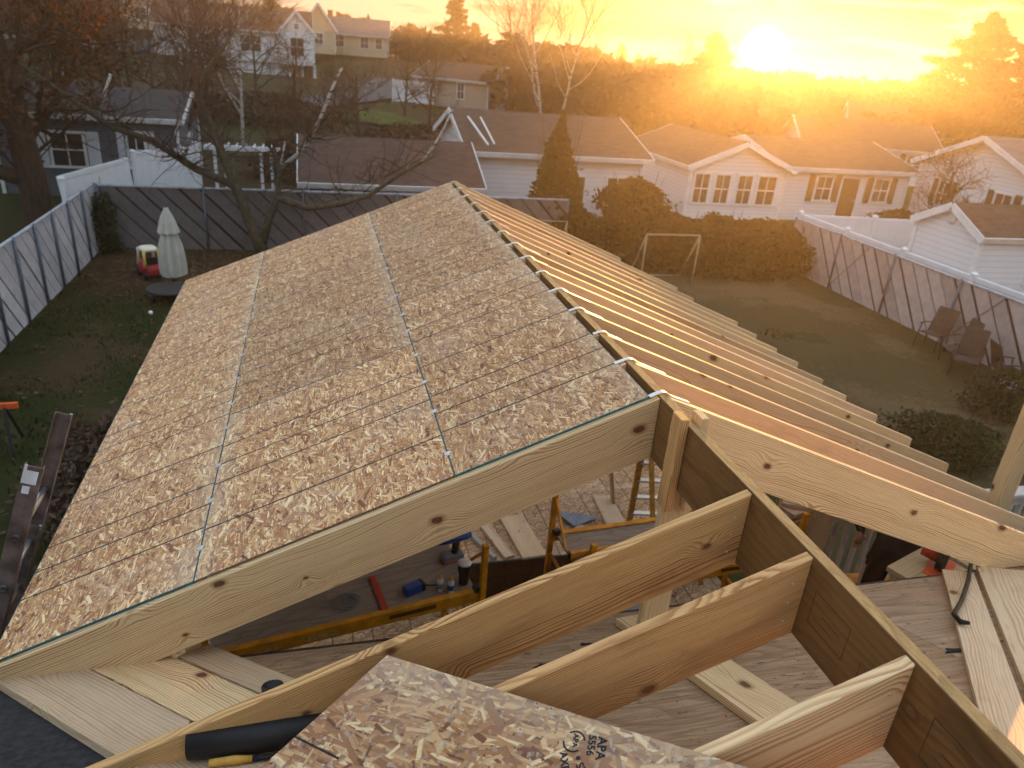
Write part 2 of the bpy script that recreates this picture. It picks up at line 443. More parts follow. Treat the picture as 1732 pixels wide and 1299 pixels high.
M['black'] = plain('black_plastic', (0.010, 0.010, 0.011), 0.5, var=0.3)
M['black_metal'] = plain('black_steel', (0.022, 0.023, 0.026), 0.42, metal=0.6, var=0.4, scale=18)
M['galv'] = plain('galvanised_steel', (0.62, 0.64, 0.68), 0.38, metal=0.85, var=0.15, scale=30)
M['strap'] = plain('white_strap', (0.78, 0.78, 0.76), 0.45, var=0.06)
M['yellow'] = plain('yellow_enamel', (0.58, 0.235, 0.010), 0.45, var=0.25, scale=9)
M['yellow_dk'] = plain('yellow_fibreglass', (0.50, 0.27, 0.045), 0.5, var=0.3, scale=12)
M['blue'] = plain('blue_plastic', (0.014, 0.052, 0.21), 0.4, var=0.25)
M['red'] = plain('red_plastic', (0.40, 0.045, 0.022), 0.45, var=0.25)
M['orange'] = plain('orange_paint', (0.62, 0.10, 0.018), 0.5, var=0.2)
M['grey_plastic'] = plain('grey_plastic', (0.16, 0.165, 0.17), 0.5, var=0.2)
M['clear'] = plain('cloudy_plastic', (0.55, 0.58, 0.60), 0.3, var=0.1)
M['alu'] = plain('aluminium', (0.55, 0.56, 0.58), 0.35, metal=0.9, var=0.1)
M['white_vinyl'] = plain('white_vinyl', (0.74, 0.75, 0.78), 0.5, var=0.04, scale=2)
M['white_paint'] = plain('white_trim', (0.76, 0.76, 0.76), 0.55, var=0.06, scale=3)
M['dark_siding'] = plain('brown_siding', (0.060, 0.027, 0.013), 0.7, var=0.4, scale=25)
# ------------------------------------------------------------------ the new roof
PHI = 0.38216; CP, SP, TP = math.cos(PHI), math.sin(PHI), math.tan(PHI)
OC, RL, EAVE_L, EAVE_R, RD = 0.39864, 5.60, 3.112, 3.386, 0.286
RW = 0.045                                     # ridge board thickness
OLD_S = 0.3685                                 # slope of the old roof


def z_old(y):                                  # top of the valley boards on the old roof, relative to the ridge
    return -1.21 - OLD_S * (y + 0.04)


def wm(o):
    return (wm(o.parent) @ o.matrix_basis) if o.parent else o.matrix_basis.copy()


def put(name, me, parent=None, Mw=None):
    o = bpy.data.objects.new(name, me); COL.objects.link(o)
    Mw = Mw if Mw is not None else Matrix.Identity(4)
    if parent is not None:
        o.parent = parent; o.matrix_basis = wm(parent).inverted() @ Mw
    else:
        o.matrix_basis = Mw
    return o


def clip(poly, a, b, c):                       # keep a*x + b*z + c >= 0
    out = []
    for i, p in enumerate(poly):
        q = poly[(i + 1) % len(poly)]; dp = a * p[0] + b * p[1] + c; dq = a * q[0] + b * q[1] + c
        if dp >= 0: out.append(p)
        if dp * dq < 0:
            t = dp / (dp - dq); out.append((p[0] + (q[0] - p[0]) * t, p[1] + (q[1] - p[1]) * t))
    return out


roof = empty('roof_frame', (0, 2.8, 1.1), 0, 'new gable roof frame of pale lumber, left slope covered with strand board panels', 'roof frame')
TH = 0.038


def rafter_mesh(name, length, mat, seat=None):
    h = RD / 2
    poly = [(0, h), (length, h), (length + RD * TP, -h), (RD * TP, -h)]
    if seat is not None:                        # level cut where it lands on the old roof
        poly = clip(poly, -SP, CP, -h * CP - seat)
    mb = MB(); mb.prism(poly, -TH / 2, TH / 2)
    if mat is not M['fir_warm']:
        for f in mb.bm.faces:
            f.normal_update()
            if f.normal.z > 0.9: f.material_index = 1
        mat = [mat, M['fir_lit_top']]
    return mb.mesh(name, mat, bevel=0.003)


def slope_matrix(side, y, t=0.0, up=0.0):
    x = Vector((side * CP, 0, -SP)); z = Vector((side * SP, 0, CP)); yv = z.cross(x)
    o = Vector((RW if side > 0 else 0.0, y, ZR)) + x * t + z * (up - RD / 2)
    return Matrix(((x.x, yv.x, z.x, o.x), (x.y, yv.y, z.y, o.y), (x.z, yv.z, z.z, o.z), (0, 0, 0, 1)))


# ridge board
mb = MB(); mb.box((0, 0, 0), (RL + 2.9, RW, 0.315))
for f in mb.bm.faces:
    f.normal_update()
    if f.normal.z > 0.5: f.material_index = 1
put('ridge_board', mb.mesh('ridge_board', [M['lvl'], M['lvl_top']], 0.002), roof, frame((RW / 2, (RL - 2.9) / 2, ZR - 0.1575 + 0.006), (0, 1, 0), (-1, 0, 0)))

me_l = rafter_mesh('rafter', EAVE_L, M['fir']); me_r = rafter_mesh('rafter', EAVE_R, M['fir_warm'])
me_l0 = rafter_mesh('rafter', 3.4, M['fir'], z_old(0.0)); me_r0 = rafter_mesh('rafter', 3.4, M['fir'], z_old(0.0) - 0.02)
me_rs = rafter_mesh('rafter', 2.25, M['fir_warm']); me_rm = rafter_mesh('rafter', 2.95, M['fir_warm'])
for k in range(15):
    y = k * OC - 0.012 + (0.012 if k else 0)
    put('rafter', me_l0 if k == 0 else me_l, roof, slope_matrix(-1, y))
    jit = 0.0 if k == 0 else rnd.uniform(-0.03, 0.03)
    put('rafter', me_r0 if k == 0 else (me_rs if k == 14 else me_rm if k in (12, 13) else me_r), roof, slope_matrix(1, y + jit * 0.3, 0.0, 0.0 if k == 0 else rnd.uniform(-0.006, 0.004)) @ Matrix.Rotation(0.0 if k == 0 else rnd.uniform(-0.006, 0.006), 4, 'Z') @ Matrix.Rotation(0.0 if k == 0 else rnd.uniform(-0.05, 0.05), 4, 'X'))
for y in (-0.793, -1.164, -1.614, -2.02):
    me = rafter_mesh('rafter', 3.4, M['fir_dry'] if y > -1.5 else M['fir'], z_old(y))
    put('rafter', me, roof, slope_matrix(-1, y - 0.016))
# sheathing: three rows, staggered end joints
PT = 0.0115


def panel(parent, x0, x1, y0, t0, t1, teal0=True, teal1=True, flip=False):
    """x0..x1 measured from the factory end, laid from roof position y0; t0..t1 down the slope"""
    g = 0.0015; mb = MB(); w = t1 - t0 - 2 * g
    a, b_ = x0 + g, x1 - g
    k = 0.0026; e0, e1 = (k if teal0 else 0.0), (k if teal1 else 0.0)       # edge paint laps over the arris
    vs = [(a, 0, 0), (b_, 0, 0), (b_, w, 0), (a, w, 0), (a, 0, PT), (b_, 0, PT), (b_, w, PT), (a, w, PT), (a + e0, k, PT), (b_ - e1, k, PT), (b_ - e1, w - k, PT), (a + e0, w - k, PT)]
    bv = [mb.bm.verts.new(v) for v in vs]
    fl_ = [((0, 3, 2, 1), 0), ((8, 9, 10, 11), 0), ((4, 5, 9, 8), 1), ((6, 7, 11, 10), 1), ((0, 1, 5, 4), 1), ((2, 3, 7, 6), 1), ((3, 0, 4, 7), 1 if teal0 else 2), ((1, 2, 6, 5), 1 if teal1 else 2)]
    fl_.append(((7, 4, 8, 11), 1 if teal0 else 0)); fl_.append(((5, 6, 10, 9), 1 if teal1 else 0))
    for idx, mi in fl_:
        f = mb.bm.faces.new([bv[i] for i in idx]); f.material_index = mi
    me = mb.mesh('sheathing_panel', [M['osb'], M['teal'], M['osb_edge']])
    s = slope_matrix(-1, 0, t0 + g, RD / 2)
    z = Vector((-SP, 0, CP)); d = Vector((-CP, 0, -SP)); o = Vector((0, y0, ZR)) + d * (t0 + g) + z * (0.001 + rnd.uniform(0, 0.0012))
    if flip:
        x = Vector((0, -1, 0)); o = o + d * w; yv = -d
    else:
        x = Vector((0, 1, 0)); yv = d
    Mw = Matrix(((x.x, yv.x, z.x, o.x), (x.y, yv.y, z.y, o.y), (x.z, yv.z, z.z, o.z), (0, 0, 0, 1)))
    return put('sheathing_panel', me, parent, Mw)


END = RL + 0.012; S1, S2, S3 = 0.995, 2.214, 3.13
panel(roof, 0, 2.438, 0, 0.036, S1); panel(roof, 0, 2.438, 2.440, 0.036, S1); panel(roof, 0, END - 4.88, 4.88, 0.036, S1, True, False)
panel(roof, 0, 1.60, 1.60, S1, S2, True, False, flip=True); panel(roof, 0, 2.438, 1.602, S1, S2); panel(roof, 0, END - 4.042, 4.042, S1, S2, True, False)
panel(roof, 0, 2.438, 0, S2, S3); panel(roof, 0, 2.438, 2.440, S2, S3); panel(roof, 0, END - 4.88, 4.88, S2, S3, True, False)
# steel H-clips in the seams, midway between rafters
mb = MB(); mb.box((0, 0, 0.0015), (0.032, 0.020, 0.0025)); mb.box((0, -0.013, 0.003), (0.016, 0.006, 0.005)); mb.box((0.0, 0.013, 0.002), (0.022, 0.004, 0.004))
me_clip = mb.mesh('clip', M['galv'])
for t in (S1, S2):
    for k in range(13):
        y = (k + 0.5) * OC + rnd.uniform(-0.05, 0.05)
        z = Vector((-SP, 0, CP)); d = Vector((-CP, 0, -SP)); o = Vector((0, y, ZR)) + d * t + z * (PT + 0.001)
        x = Vector((0, 1, 0)); Mw = Matrix(((x.x, d.x, z.x, o.x), (x.y, d.y, z.y, o.y), (x.z, d.z, z.z, o.z), (0, 0, 0, 1)))
        put('clip', me_clip, roof, Mw @ Matrix.Rotation(rnd.uniform(-0.3, 0.3), 4, 'Z'))
# ridge straps
def strap_mesh(la, lb):
    pts = []
    for i in range(7):
        t = la * (1 - i / 6); pts.append((-t * CP, -t * SP + PT + 0.004))
    pts += [(0.004, 0.016), (0.022, 0.019), (0.040, 0.016)]
    for i in range(1, 6):
        t = lb * i / 5; pts.append((RW + t * CP, -t * SP + 0.005))
    vs = []; fs = []; w = 0.013; th = 0.0018
    for x, z in pts:
        vs += [(x, -w, z), (x, w, z), (x, w, z - th), (x, -w, z - th)]
    for i in range(len(pts) - 1):
        for k in range(4):
            a, b_ = i * 4 + k, i * 4 + (k + 1) % 4; fs.append((a, a + 4, b_ + 4, b_))
    fs += [(0, 1, 2, 3), tuple(len(vs) - 4 + i for i in (3, 2, 1, 0))]
    return rawmesh('ridge_strap', vs, fs, M['strap'])
straps = [strap_mesh(0.045, 0.14), strap_mesh(0.06, 0.20), strap_mesh(0.035, 0.10)]
for k in range(15):
    put('ridge_strap', straps[k % 3], roof, Matrix.Translation((0, k * OC + rnd.uniform(-0.008, 0.008), ZR)) @ Matrix.Rotation(rnd.uniform(-0.12, 0.12), 4, 'Z'))
# post carrying the ridge, sandwiched by two scabs
def stick(name, p0, p1, w, h, mat, parent=None, up=(0, 0, 1), bev=0.003):
    p0, p1 = Vector(p0), Vector(p1); x = (p1 - p0); L = x.length; x.normalize(); y = Vector(up).cross(x)
    if y.length < 1e-4: y = Vector((0, 1, 0))
    y.normalize(); z = x.cross(y); o = (p0 + p1) / 2
    mb = MB(); mb.box((0, 0, 0), (L, w, h))
    return put(name, mb.mesh(name, mat, bev), parent, Matrix(((x.x, y.x, z.x, o.x), (x.y, y.y, z.y, o.y), (x.z, y.z, z.z, o.z), (0, 0, 0, 1))))


stick('scab', (-0.021, -0.275, ZR - 0.42), (-0.021, -0.275, ZR + 0.038), 0.038, 0.089, M['fir_dry'], roof, up=(0, 1, 0))
stick('scab', (RW + 0.021, -0.285, ZR - 0.42), (RW + 0.021, -0.285, ZR + 0.046), 0.038, 0.089, M['fir_warm'], roof, up=(0, 1, 0))
stick('post', (0.035, -0.262, ZR - 1.13), (0.035, -0.262, ZR - 0.312), 0.14, 0.038, M['fir_warm'], roof, up=(0, 1, 0))
# side beam and posts under the right slope, temporary upright beside the tails
stick('beam', (2.80, 0.75, ZR - 1.56), (2.80, RL, ZR - 1.56), 0.076, 0.20, M['fir_warm'], roof)
stick('beam', (-2.72, 0.75, ZR - 1.53), (-2.72, RL, ZR - 1.53), 0.076, 0.20, M['fir_warm'], roof)
for x, y, w in ((2.44, 1.86, 0.19), (2.44, 1.47, 0.19), (2.80, 5.3, 0.14), (-2.72, 5.3, 0.14), (-2.72, 2.9, 0.14)):
    stick('post', (x, y, 1.1 if x > 0 else 0.55), (x, y, ZR - 1.66 if abs(x) > 2.6 else ZR - 1.31), 0.075, w, M['fir_warm'], roof, up=(1, 0, 0))

# rear wall-less gable end: collar and far post
stick('post', (RW / 2, RL - 0.06, 1.1), (RW / 2, RL - 0.06, ZR - 0.31), 0.089, 0.089, M['fir_warm'], roof, up=(0, 1, 0))

# loose corner of strand board on the near rafters, with its grade stamp
def slope_pt(q, up=0.012):
    n = Vector((-SP, 0, CP)); d = ray(*q); p0 = Vector((0, 0, ZR)) + n * up
    return CAM + d * (n.dot(p0 - CAM) / n.dot(d))


A, B, Cc = slope_pt((655, 1108)), slope_pt((440, 1299)), slope_pt((1180, 1272))
e1 = (B - A).normalized(); e2 = (Cc - A).normalized(); nrm = e1.cross(e2).normalized()
if nrm.z < 0: nrm = -nrm
ax = e2; ay = nrm.cross(ax)
NPM = Matrix(((ax.x, ay.x, nrm.x, A.x), (ax.y, ay.y, nrm.y, A.y), (ax.z, ay.z, nrm.z, A.z), (0, 0, 0, 1)))
def to_np(p): return NPM.inverted() @ p
q1 = to_np(A + e1 * 1.15); q2 = to_np(A + e2 * 1.75)
poly = [(0, 0), (q2.x, q2.y), (q2.x + q1.x * 0.9, q2.y + q1.y * 0.9), (q1.x, q1.y)]
mb = MB()
area = sum(poly[i][0] * poly[(i + 1) % 4][1] - poly[(i + 1) % 4][0] * poly[i][1] for i in range(4))
if area < 0: poly = poly[::-1]
bot = [mb.bm.verts.new((p[0], p[1], -0.011)) for p in poly]; top = [mb.bm.verts.new((p[0], p[1], 0.0)) for p in poly]
mb.bm.faces.new(top); mb.bm.faces.new(bot[::-1])
for i in range(4):
    j = (i + 1) % 4; f = mb.bm.faces.new((bot[i], bot[j], top[j], top[i])); f.material_index = 1
near_panel = put('sheathing_panel', mb.mesh('sheathing_panel', [M['osb_near'], M['osb_edge']]), roof, NPM)
near_panel['label'] = 'loose strand board corner with a black grade stamp'
M['ink'] = plain('stamp_ink', (0.014, 0.014, 0.017), 0.8, var=0.5, scale=300)


def stamp(txt, px_at, size, px_dir):
    p = slope_pt(px_at, 0.0126); d = slope_pt((px_at[0] + px_dir[0], px_at[1] + px_dir[1]), 0.0126) - p
    cu = bpy.data.curves.new('stamp_text', 'FONT'); cu.body = txt; cu.size = size; cu.extrude = 0.0001; cu.offset = size * 0.025
    cu.materials.append(M['ink'])
    x = d.normalized(); y = nrm.cross(x)
    p = p + nrm * 0.0006
    return put('stamp_text', cu, near_panel, Matrix(((x.x, y.x, nrm.x, p.x), (x.y, y.y, nrm.y, p.y), (x.z, y.z, nrm.z, p.z), (0, 0, 0, 1))))


dn = (-3, 20)
stamp('APA', (1013, 1246), 0.036, dn); stamp('5556', (997, 1243), 0.030, dn)
stamp('APA', (971, 1241), 0.022, dn); stamp('AXE', (947, 1273), 0.030, (2, 20)); stamp('* ST', (968, 1284), 0.030, (8, 16))
mb = MB()
cc = to_np(slope_pt((971, 1254), 0.0126)); r0 = 0.030
for a0, a1 in ((0.4, 2.4), (3.4, 5.6)):
    n = 14; ring = []
    for i in range(n + 1):
        a = a0 + (a1 - a0) * i / n; ring.append((math.cos(a), math.sin(a)))
    for i in range(n):
        p, q = ring[i], ring[i + 1]
        mb.poly([(cc.x + p[0] * (r0 - .0028), cc.y + p[1] * (r0 - .0028), 0.0007), (cc.x + p[0] * (r0 + .0022), cc.y + p[1] * (r0 + .0022), 0.0007), (cc.x + q[0] * (r0 + .0022), cc.y + q[1] * (r0 + .0022), 0.0007), (cc.x + q[0] * (r0 - .0028), cc.y + q[1] * (r0 - .0028), 0.0007)])
mb.build('stamp_ring', M['ink'], near_panel)
# felt pen line across the corner and nail heads
def inkline(a, b_, w):
    p, q = to_np(slope_pt(a, 0.0126)), to_np(slope_pt(b_, 0.0126)); d = (q - p).normalized(); s_ = Vector((-d.y, d.x, 0)) * w
    n = 16; mb = MB()
    for i in range(n):
        u0, u1 = p + (q - p) * (i / n), p + (q - p) * ((i + 0.97) / n); j0, j1 = rnd.uniform(0.75, 1.15), rnd.uniform(0.75, 1.15)
        mb.poly([(u0 + s_ * j0).to_tuple()[:2] + (0.0006,), (u1 + s_ * j1).to_tuple()[:2] + (0.0006,), (u1 - s_ * j1).to_tuple()[:2] + (0.0006,), (u0 - s_ * j0).to_tuple()[:2] + (0.0006,)])
    return mb.build('pen_line', M['ink'], near_panel)
inkline((499, 1246), (573, 1283), 0.0035)
mb = MB()
for i in range(46):
    q = (rnd.uniform(700, 960), rnd.uniform(1180, 1299)); p = to_np(slope_pt(q, 0.0126)); r_ = rnd.uniform(0.0012, 0.0034)
    mb.poly([(p.x + r_ * math.cos(a), p.y + r_ * math.sin(a) * rnd.uniform(.7, 1), 0.0008) for a in [k * 2 * math.pi / 7 for k in range(7)]])
o = mb.build('specks', M['ink'], near_panel); o['kind'] = 'stuff'

# ------------------------------------------------------------------ the old house under it
old = empty('existing_house', (0, -2.0, 0.0), 0, 'existing house roof deck of stained plywood and black felt under the new rafters', 'house')
ON = Vector((0, OLD_S, 1)).normalized(); OX = Vector((1, 0, 0)); OY = ON.cross(OX)
def old_pt(x, y, up=0.0):
    return Vector((x, y, ZR + z_old(y))) + ON * up
def old_m(x, y, up, ang=0.0):                   # frame lying on the old roof; ang turns local X
    o = old_pt(x, y, up); ax_ = (OX * math.cos(ang) + OY * math.sin(ang)); ay_ = ON.cross(ax_)
    return Matrix(((ax_.x, ay_.x, ON.x, o.x), (ax_.y, ay_.y, ON.y, o.y), (ax_.z, ay_.z, ON.z, o.z), (0, 0, 0, 1)))


LV = 1 / math.sqrt(1 + OLD_S ** 2)
def old_slab(name, x0, x1, ylo, yhi, up0, up1, mat, par=old):   # rectangle on the old roof, plan coordinates
    mb = MB(); ly = (yhi - ylo) / LV
    mb.box(((x1 - x0) / 2, ly / 2, (up1 - up0) / 2), (x1 - x0, ly, up1 - up0))
    return put(name, mb.mesh(name, mat, 0.002), par, old_m(x0, ylo, up0))


old_slab('roof_deck', -1.2, 1.25, -1.28, 0.0, -0.058, -0.040, M['ply_warm'])
old_slab('roof_deck', -1.95, 0.02, -2.51, -1.283, -0.058, -0.040, M['ply'])
old_slab('roof_deck', 0.023, 2.95, -2.51, -1.283, -0.058, -0.040, M['ply'])
old_slab('roof_deck', 1.253, 3.7, -1.28, 0.0, -0.058, -0.040, M['ply'])
old_slab('roof_deck', -3.6, -1.203, -1.28, 0.0, -0.058, -0.041, M['ply_warm'])
old_slab('felt', -6.5, -1.9, -2.2, 0.015, -0.0405, -0.036, M['felt'])
old_slab('felt', 2.9, 6.5, -2.2, 0.015, -0.0405, -0.036, M['felt'])
for x0, x1 in ((-6.5, -4.07), (-4.06, -1.63), (-1.62, 0.81), (0.82, 3.25), (3.26, 6.5)):
    old_slab('roof_deck', x0, x1, -5.6, -2.513, -0.058, -0.040, M['ply'])  # unseen rows behind the camera, extended in pale ply to bounce light
mb = MB(); mb.box((0, 0, 0), (13.0, 0.03, 0.19)); put('fascia', mb.mesh('fascia', M['dark_siding'], 0.003), old, Matrix.Translation((0, 0.012, ZR + z_old(0) - 0.155)))
mb = MB(); mb.box((0, 0, 0), (12.4, 0.15, 3.0)); put('wall', mb.mesh('wall', M['dark_siding']), old, Matrix.Translation((0, -0.5, 1.62)))
mb = MB(); mb.box((0, 0, 0), (12.4, 0.48, 0.012)); put('soffit', mb.mesh('soffit', M['white_paint']), old, Matrix.Translation((0, -0.26, 3.24)))

# boards laid along the valleys: plan line direction follows the valley
def valley_board(x0, y0, x1, y1, width, th, mat, side):
    p, q = old_pt(x0, y0), old_pt(x1, y1); x = (q - p).normalized(); z = ON; y = z.cross(x)
    L = (q - p).length; mb = MB(); mb.box((0, 0, 0), (L, width, th))
    o = (p + q) / 2 + y * (side * width / 2) + z * (-th / 2)
    # turn so that the wood's Z (width) lies in the roof: local Y = thickness
    Mw = Matrix(((x.x, -z.x, y.x, o.x), (x.y, -z.y, y.y, o.y), (x.z, -z.z, y.z, o.z), (0, 0, 0, 1)))
    mb.bm.free(); mb = MB(); mb.box((0, 0, 0), (L, th, width))
    return put('valley_board', mb.mesh('valley_board', mat, 0.002), old, Mw)


vd = Vector((0.917, -1.0)).normalized()
def vb(xs, ys, length, width, mat, side, mirror=1):
    d = Vector((vd.x * mirror, vd.y)); return valley_board(xs, ys, xs + d.x * length, ys + d.y * length, width, 0.036, mat, side)
vb(-2.905, 0.0, 3.2, 0.275, M['fir_pale'], 1)
vb(-2.53, 0.0, 2.9, 0.262, M['fir'], 1)
vb(-2.165, 0.0, 2.7, 0.155, M['fir_pale'], 1)
vb(2.05, 0.0, 3.0, 0.16, M['fir_pale'], 1, -1)
vb(2.30, 0.0, 3.0, 0.30, M['fir_pale'], 1, -1)
vb(2.73, 0.0, 3.1, 0.30, M['fir_pale'], 1, -1)
# 2x10 lying on the deck under the near rafters
def deck_stick(name, px0, px1, w, th, mat, label, cat):
    p, q = old_deck_px(*px0), old_deck_px(*px1); x = (q - p).normalized(); y = ON.cross(x); o = (p + q) / 2 + ON * (th / 2 + 0.001)
    mb = MB(); mb.box((0, 0, 0), ((q - p).length, th, w))
    return tag(put(name, mb.mesh(name, mat, 0.003), None, Matrix(((x.x, ON.x, -y.x, o.x), (x.y, ON.y, -y.y, o.y), (x.z, ON.z, -y.z, o.z), (0, 0, 0, 1)))), label, cat)


def old_deck_px(x, y, up=-0.040):
    d = ray(x, y); p0 = old_pt(0, 0, up); return CAM + d * (ON.dot(p0 - CAM) / ON.dot(d))


deck_stick('plank', (1075, 1052), (1330, 1230), 0.235, 0.038, M['fir'], 'pale plank lying on the old deck between the near rafters', 'plank')

# faint printed frames on the ridge beam
for (y0, y1, z0, z1) in ((-1.42, -1.25, 0.09, 0.21), (-1.60, -1.49, 0.15, 0.25), (-1.95, -1.75, 0.08, 0.22)):
    mb = MB(); w = 0.0012
    for (a, b_, c_, d_) in ((y0, y1, z0, z0 + w), (y0, y1, z1, z1 + w), (y0, y0 + w, z0, z1), (y1, y1 + w, z0, z1), (y0 + 0.03, y1 - 0.05, (z0 + z1) / 2, (z0 + z1) / 2 + w * 1.6), (y0 + 0.05, y1 - 0.03, (z0 + z1) / 2 + 0.03, (z0 + z1) / 2 + 0.03 + w)):
        mb.box((-0.0006, (a + b_) / 2, ZR - (c_ + d_) / 2), (0.0006, abs(b_ - a), abs(d_ - c_)))
    put('printed_mark', mb.mesh('printed_mark', M['ink']), roof)['kind'] = 'stuff'
# nails and pencil ticks along the rafters' plumb cuts
mb = MB()
for y in (-0.793, -1.164, -1.614):
    for dz in (0.07, 0.14, 0.21):
        q = slope_matrix(-1, y - 0.016) @ Vector((0.055 + dz * TP, 0.0195, RD / 2 - dz)); mb.tube([q, q + Vector((0.0, -0.003, 0))], 0.0042, 6)
o = put('nail_heads', mb.mesh('nail_heads', M['galv']), roof); o['kind'] = 'stuff'
# ------------------------------------------------------------------ terrain
CTRL = [(-7, 14, 0), (-7, 20, 0), (0, 20, 0), (0, 8, 0), (7, 14, 0), (14, 20, 0), (14, 10, 0), (14, 4, 0), (-8, 4, 0), (0, -6, 0), (-20, 0, 0), (24, 4, 0), (20, 17, 0),
        (4, 26, 0.1), (-4, 25.5, 0.3), (-10, 30, 0.2), (10, 32, 0.1), (18, 30, 0.1), (28, 30, 0.0), (-20, 28, 0.6), (9, 55, 0.6), (13, 66, 1.2), (2, 58, 1.0), (-7, 82, 2.2), (-14, 82, 2.6),
        (4, 100, 4.2), (-25, 80, 3.0), (-18, 100, 4.6), (-45, 60, 3.0), (-60, 105, 7.5), (-30, 125, 7.6), (-5, 125, 6.2), (15, 122, 4.4), (36, 44, -0.3), (40, 70, -0.6), (60, 58, 0.2), (30, 100, 1.2), (35, 122, 2.0), (50, 110, 0.0),
        (70, 90, -0.6), (100, 60, -0.8), (80, 0, -0.5), (-70, 0, 1.5), (-80, 60, 5.0)]


def HZ(x, y):
    if -9 < x < 15.5 and -9 < y < 22: return 0.0
    n = d = 0.0
    for cx, cy_, cz in CTRL:
        w = 1.0 / ((x - cx) ** 2 + (y - cy_) ** 2 + 4.0) ** 1.5
        n += w * cz; d += w
    edge = max(-9 - x, x - 15.5, -9 - y, y - 22)
    return n / d * min(1.0, edge / 4.0) + 0.25 * mnoise.noise(Vector((x * 0.05, y * 0.05, 0))) * min(1.0, max(0, edge - 6) / 20.0)


def ground_mat(name, greens, browns, lo, hi, sc=0.35, patch=True):
    m, t, b = new_mat(name)
    co = t.n('ShaderNodeTexCoord').outputs['Object']
    n1 = t.noise(co, sc, 5, 0.6, 0.5).outputs[0]; n2 = t.noise(co, 9.0, 4, 0.7).outputs[0]; n3 = t.noise(co, 60.0, 3, 0.7).outputs[0]
    g = t.mix(n2, greens[0], greens[1]); br = t.mix(t.sm(n3, 0.3, 0.7), browns[0], browns[1])
    f = t.sm(t.m('ADD', n1, t.m('MULTIPLY', t.m('SUBTRACT', n2, 0.5), 0.35)), lo, hi)
    if patch:                                        # leaf litter below the old tree in the back left corner
        px = t.sep(co)
        dd = t.m('SQRT', t.m('ADD', t.m('POWER', t.m('DIVIDE', t.m('ADD', px[0], 4.0), 4.2), 2.0), t.m('POWER', t.m('DIVIDE', t.m('SUBTRACT', px[1], 19.5), 3.6), 2.0)))
        f = t.m('MAXIMUM', f, t.sm(t.m('ADD', dd, t.m('MULTIPLY', t.m('SUBTRACT', n2, 0.5), 0.9)), 1.25, 0.75))
    if patch:
        side = t.sm(t.sep(co)[0], 1.0, 9.0); f = t.m('MINIMUM', t.m('ADD', f, t.m('MULTIPLY', side, 0.45)), 1.0); br = t.mix(t.m('MULTIPLY', side, 0.7), br, (0.140, 0.102, 0.054))
    col = t.mix(f, g, br)
    col = t.mix(t.m('MULTIPLY', t.sm(n3, 0.45, 0.7), 0.35), col, tuple(v * 0.4 for v in browns[0]))
    setc(t, b, col, None, n3, 0.6, 0.03); b.inputs['Roughness'].default_value = 0.95; b.inputs['Specular IOR Level'].default_value = 0.1
    return m


M['terrain'] = ground_mat('winter_ground', ((0.030, 0.040, 0.012), (0.048, 0.052, 0.018)), ((0.050, 0.032, 0.020), (0.085, 0.058, 0.036)), 0.42, 0.60, 0.06, False)
M['lawn'] = ground_mat('lawn_turf', ((0.017, 0.025, 0.006), (0.034, 0.039, 0.010)), ((0.048, 0.031, 0.015), (0.080, 0.052, 0.027)), 0.50, 0.66, 0.28)
xs = [-86 + 4.0 * i for i in range(54)]; ys = [-24 + 4.0 * i for i in range(39)]
vs = [(x, y, HZ(x, y)) for y in ys for x in xs]; nx = len(xs)
fs = [(j * nx + i, j * nx + i + 1, (j + 1) * nx + i + 1, (j + 1) * nx + i) for j in range(len(ys) - 1) for i in range(nx - 1)]
tag(link('ground', rawmesh('ground', vs, fs, M['terrain'], True)), 'winter ground of the neighbourhood', None, None, 'structure')
xs = [-7.9 + 0.5 * i for i in range(46)]; ys = [-4.0 + 0.5 * i for i in range(51)]
vs = [(x, y, 0.02 + 0.035 * mnoise.noise(Vector((x * 0.5, y * 0.5, 3.0)))) for y in ys for x in xs]; nx = len(xs)
fs = [(j * nx + i, j * nx + i + 1, (j + 1) * nx + i + 1, (j + 1) * nx + i) for j in range(len(ys) - 1) for i in range(nx - 1)]
tag(link('lawn', rawmesh('lawn', vs, fs, M['lawn'], True)), 'dull green lawn of the fenced yard', None, None, 'structure')
M['blade'] = plain('grass_blade', (0.027, 0.034, 0.009), 0.9, var=0.45, scale=0.8, spec=0.1)
M['leaf_brown'] = plain('fallen_leaf', (0.105, 0.060, 0.030), 0.9, var=0.6, scale=3.0, spec=0.1)
rg = random.Random(3)
vs, fs = [], []
for i in range(30000):
    x, y = rg.uniform(-7.6, 14.3), 4.0 + 16.6 * rg.random() ** 1.0
    if mnoise.noise(Vector((x * 0.45, y * 0.45, 9.0))) < (-0.15 if x < 2 else 0.5) or (((x + 4) / 4.2) ** 2 + ((y - 19.5) / 3.6) ** 2 < 0.8): continue
    for k in range(2):
        a = rg.uniform(0, 6.28); h = rg.uniform(0.03, 0.09); w = 0.012; ox, oy = x + rg.uniform(-.06, .06), y + rg.uniform(-.06, .06); n = len(vs)
        vs += [(ox - w * math.cos(a), oy - w * math.sin(a), 0.0), (ox + w * math.cos(a), oy + w * math.sin(a), 0.0), (ox + rg.uniform(-.04, .04), oy + rg.uniform(-.04, .04), h + 0.02)]
        fs.append((n, n + 1, n + 2))
tag(link('grass', rawmesh('grass', vs, fs, M['blade'])), 'short tufts of dull winter grass over the lawn', 'grass', None, 'stuff')
vs, fs = [], []
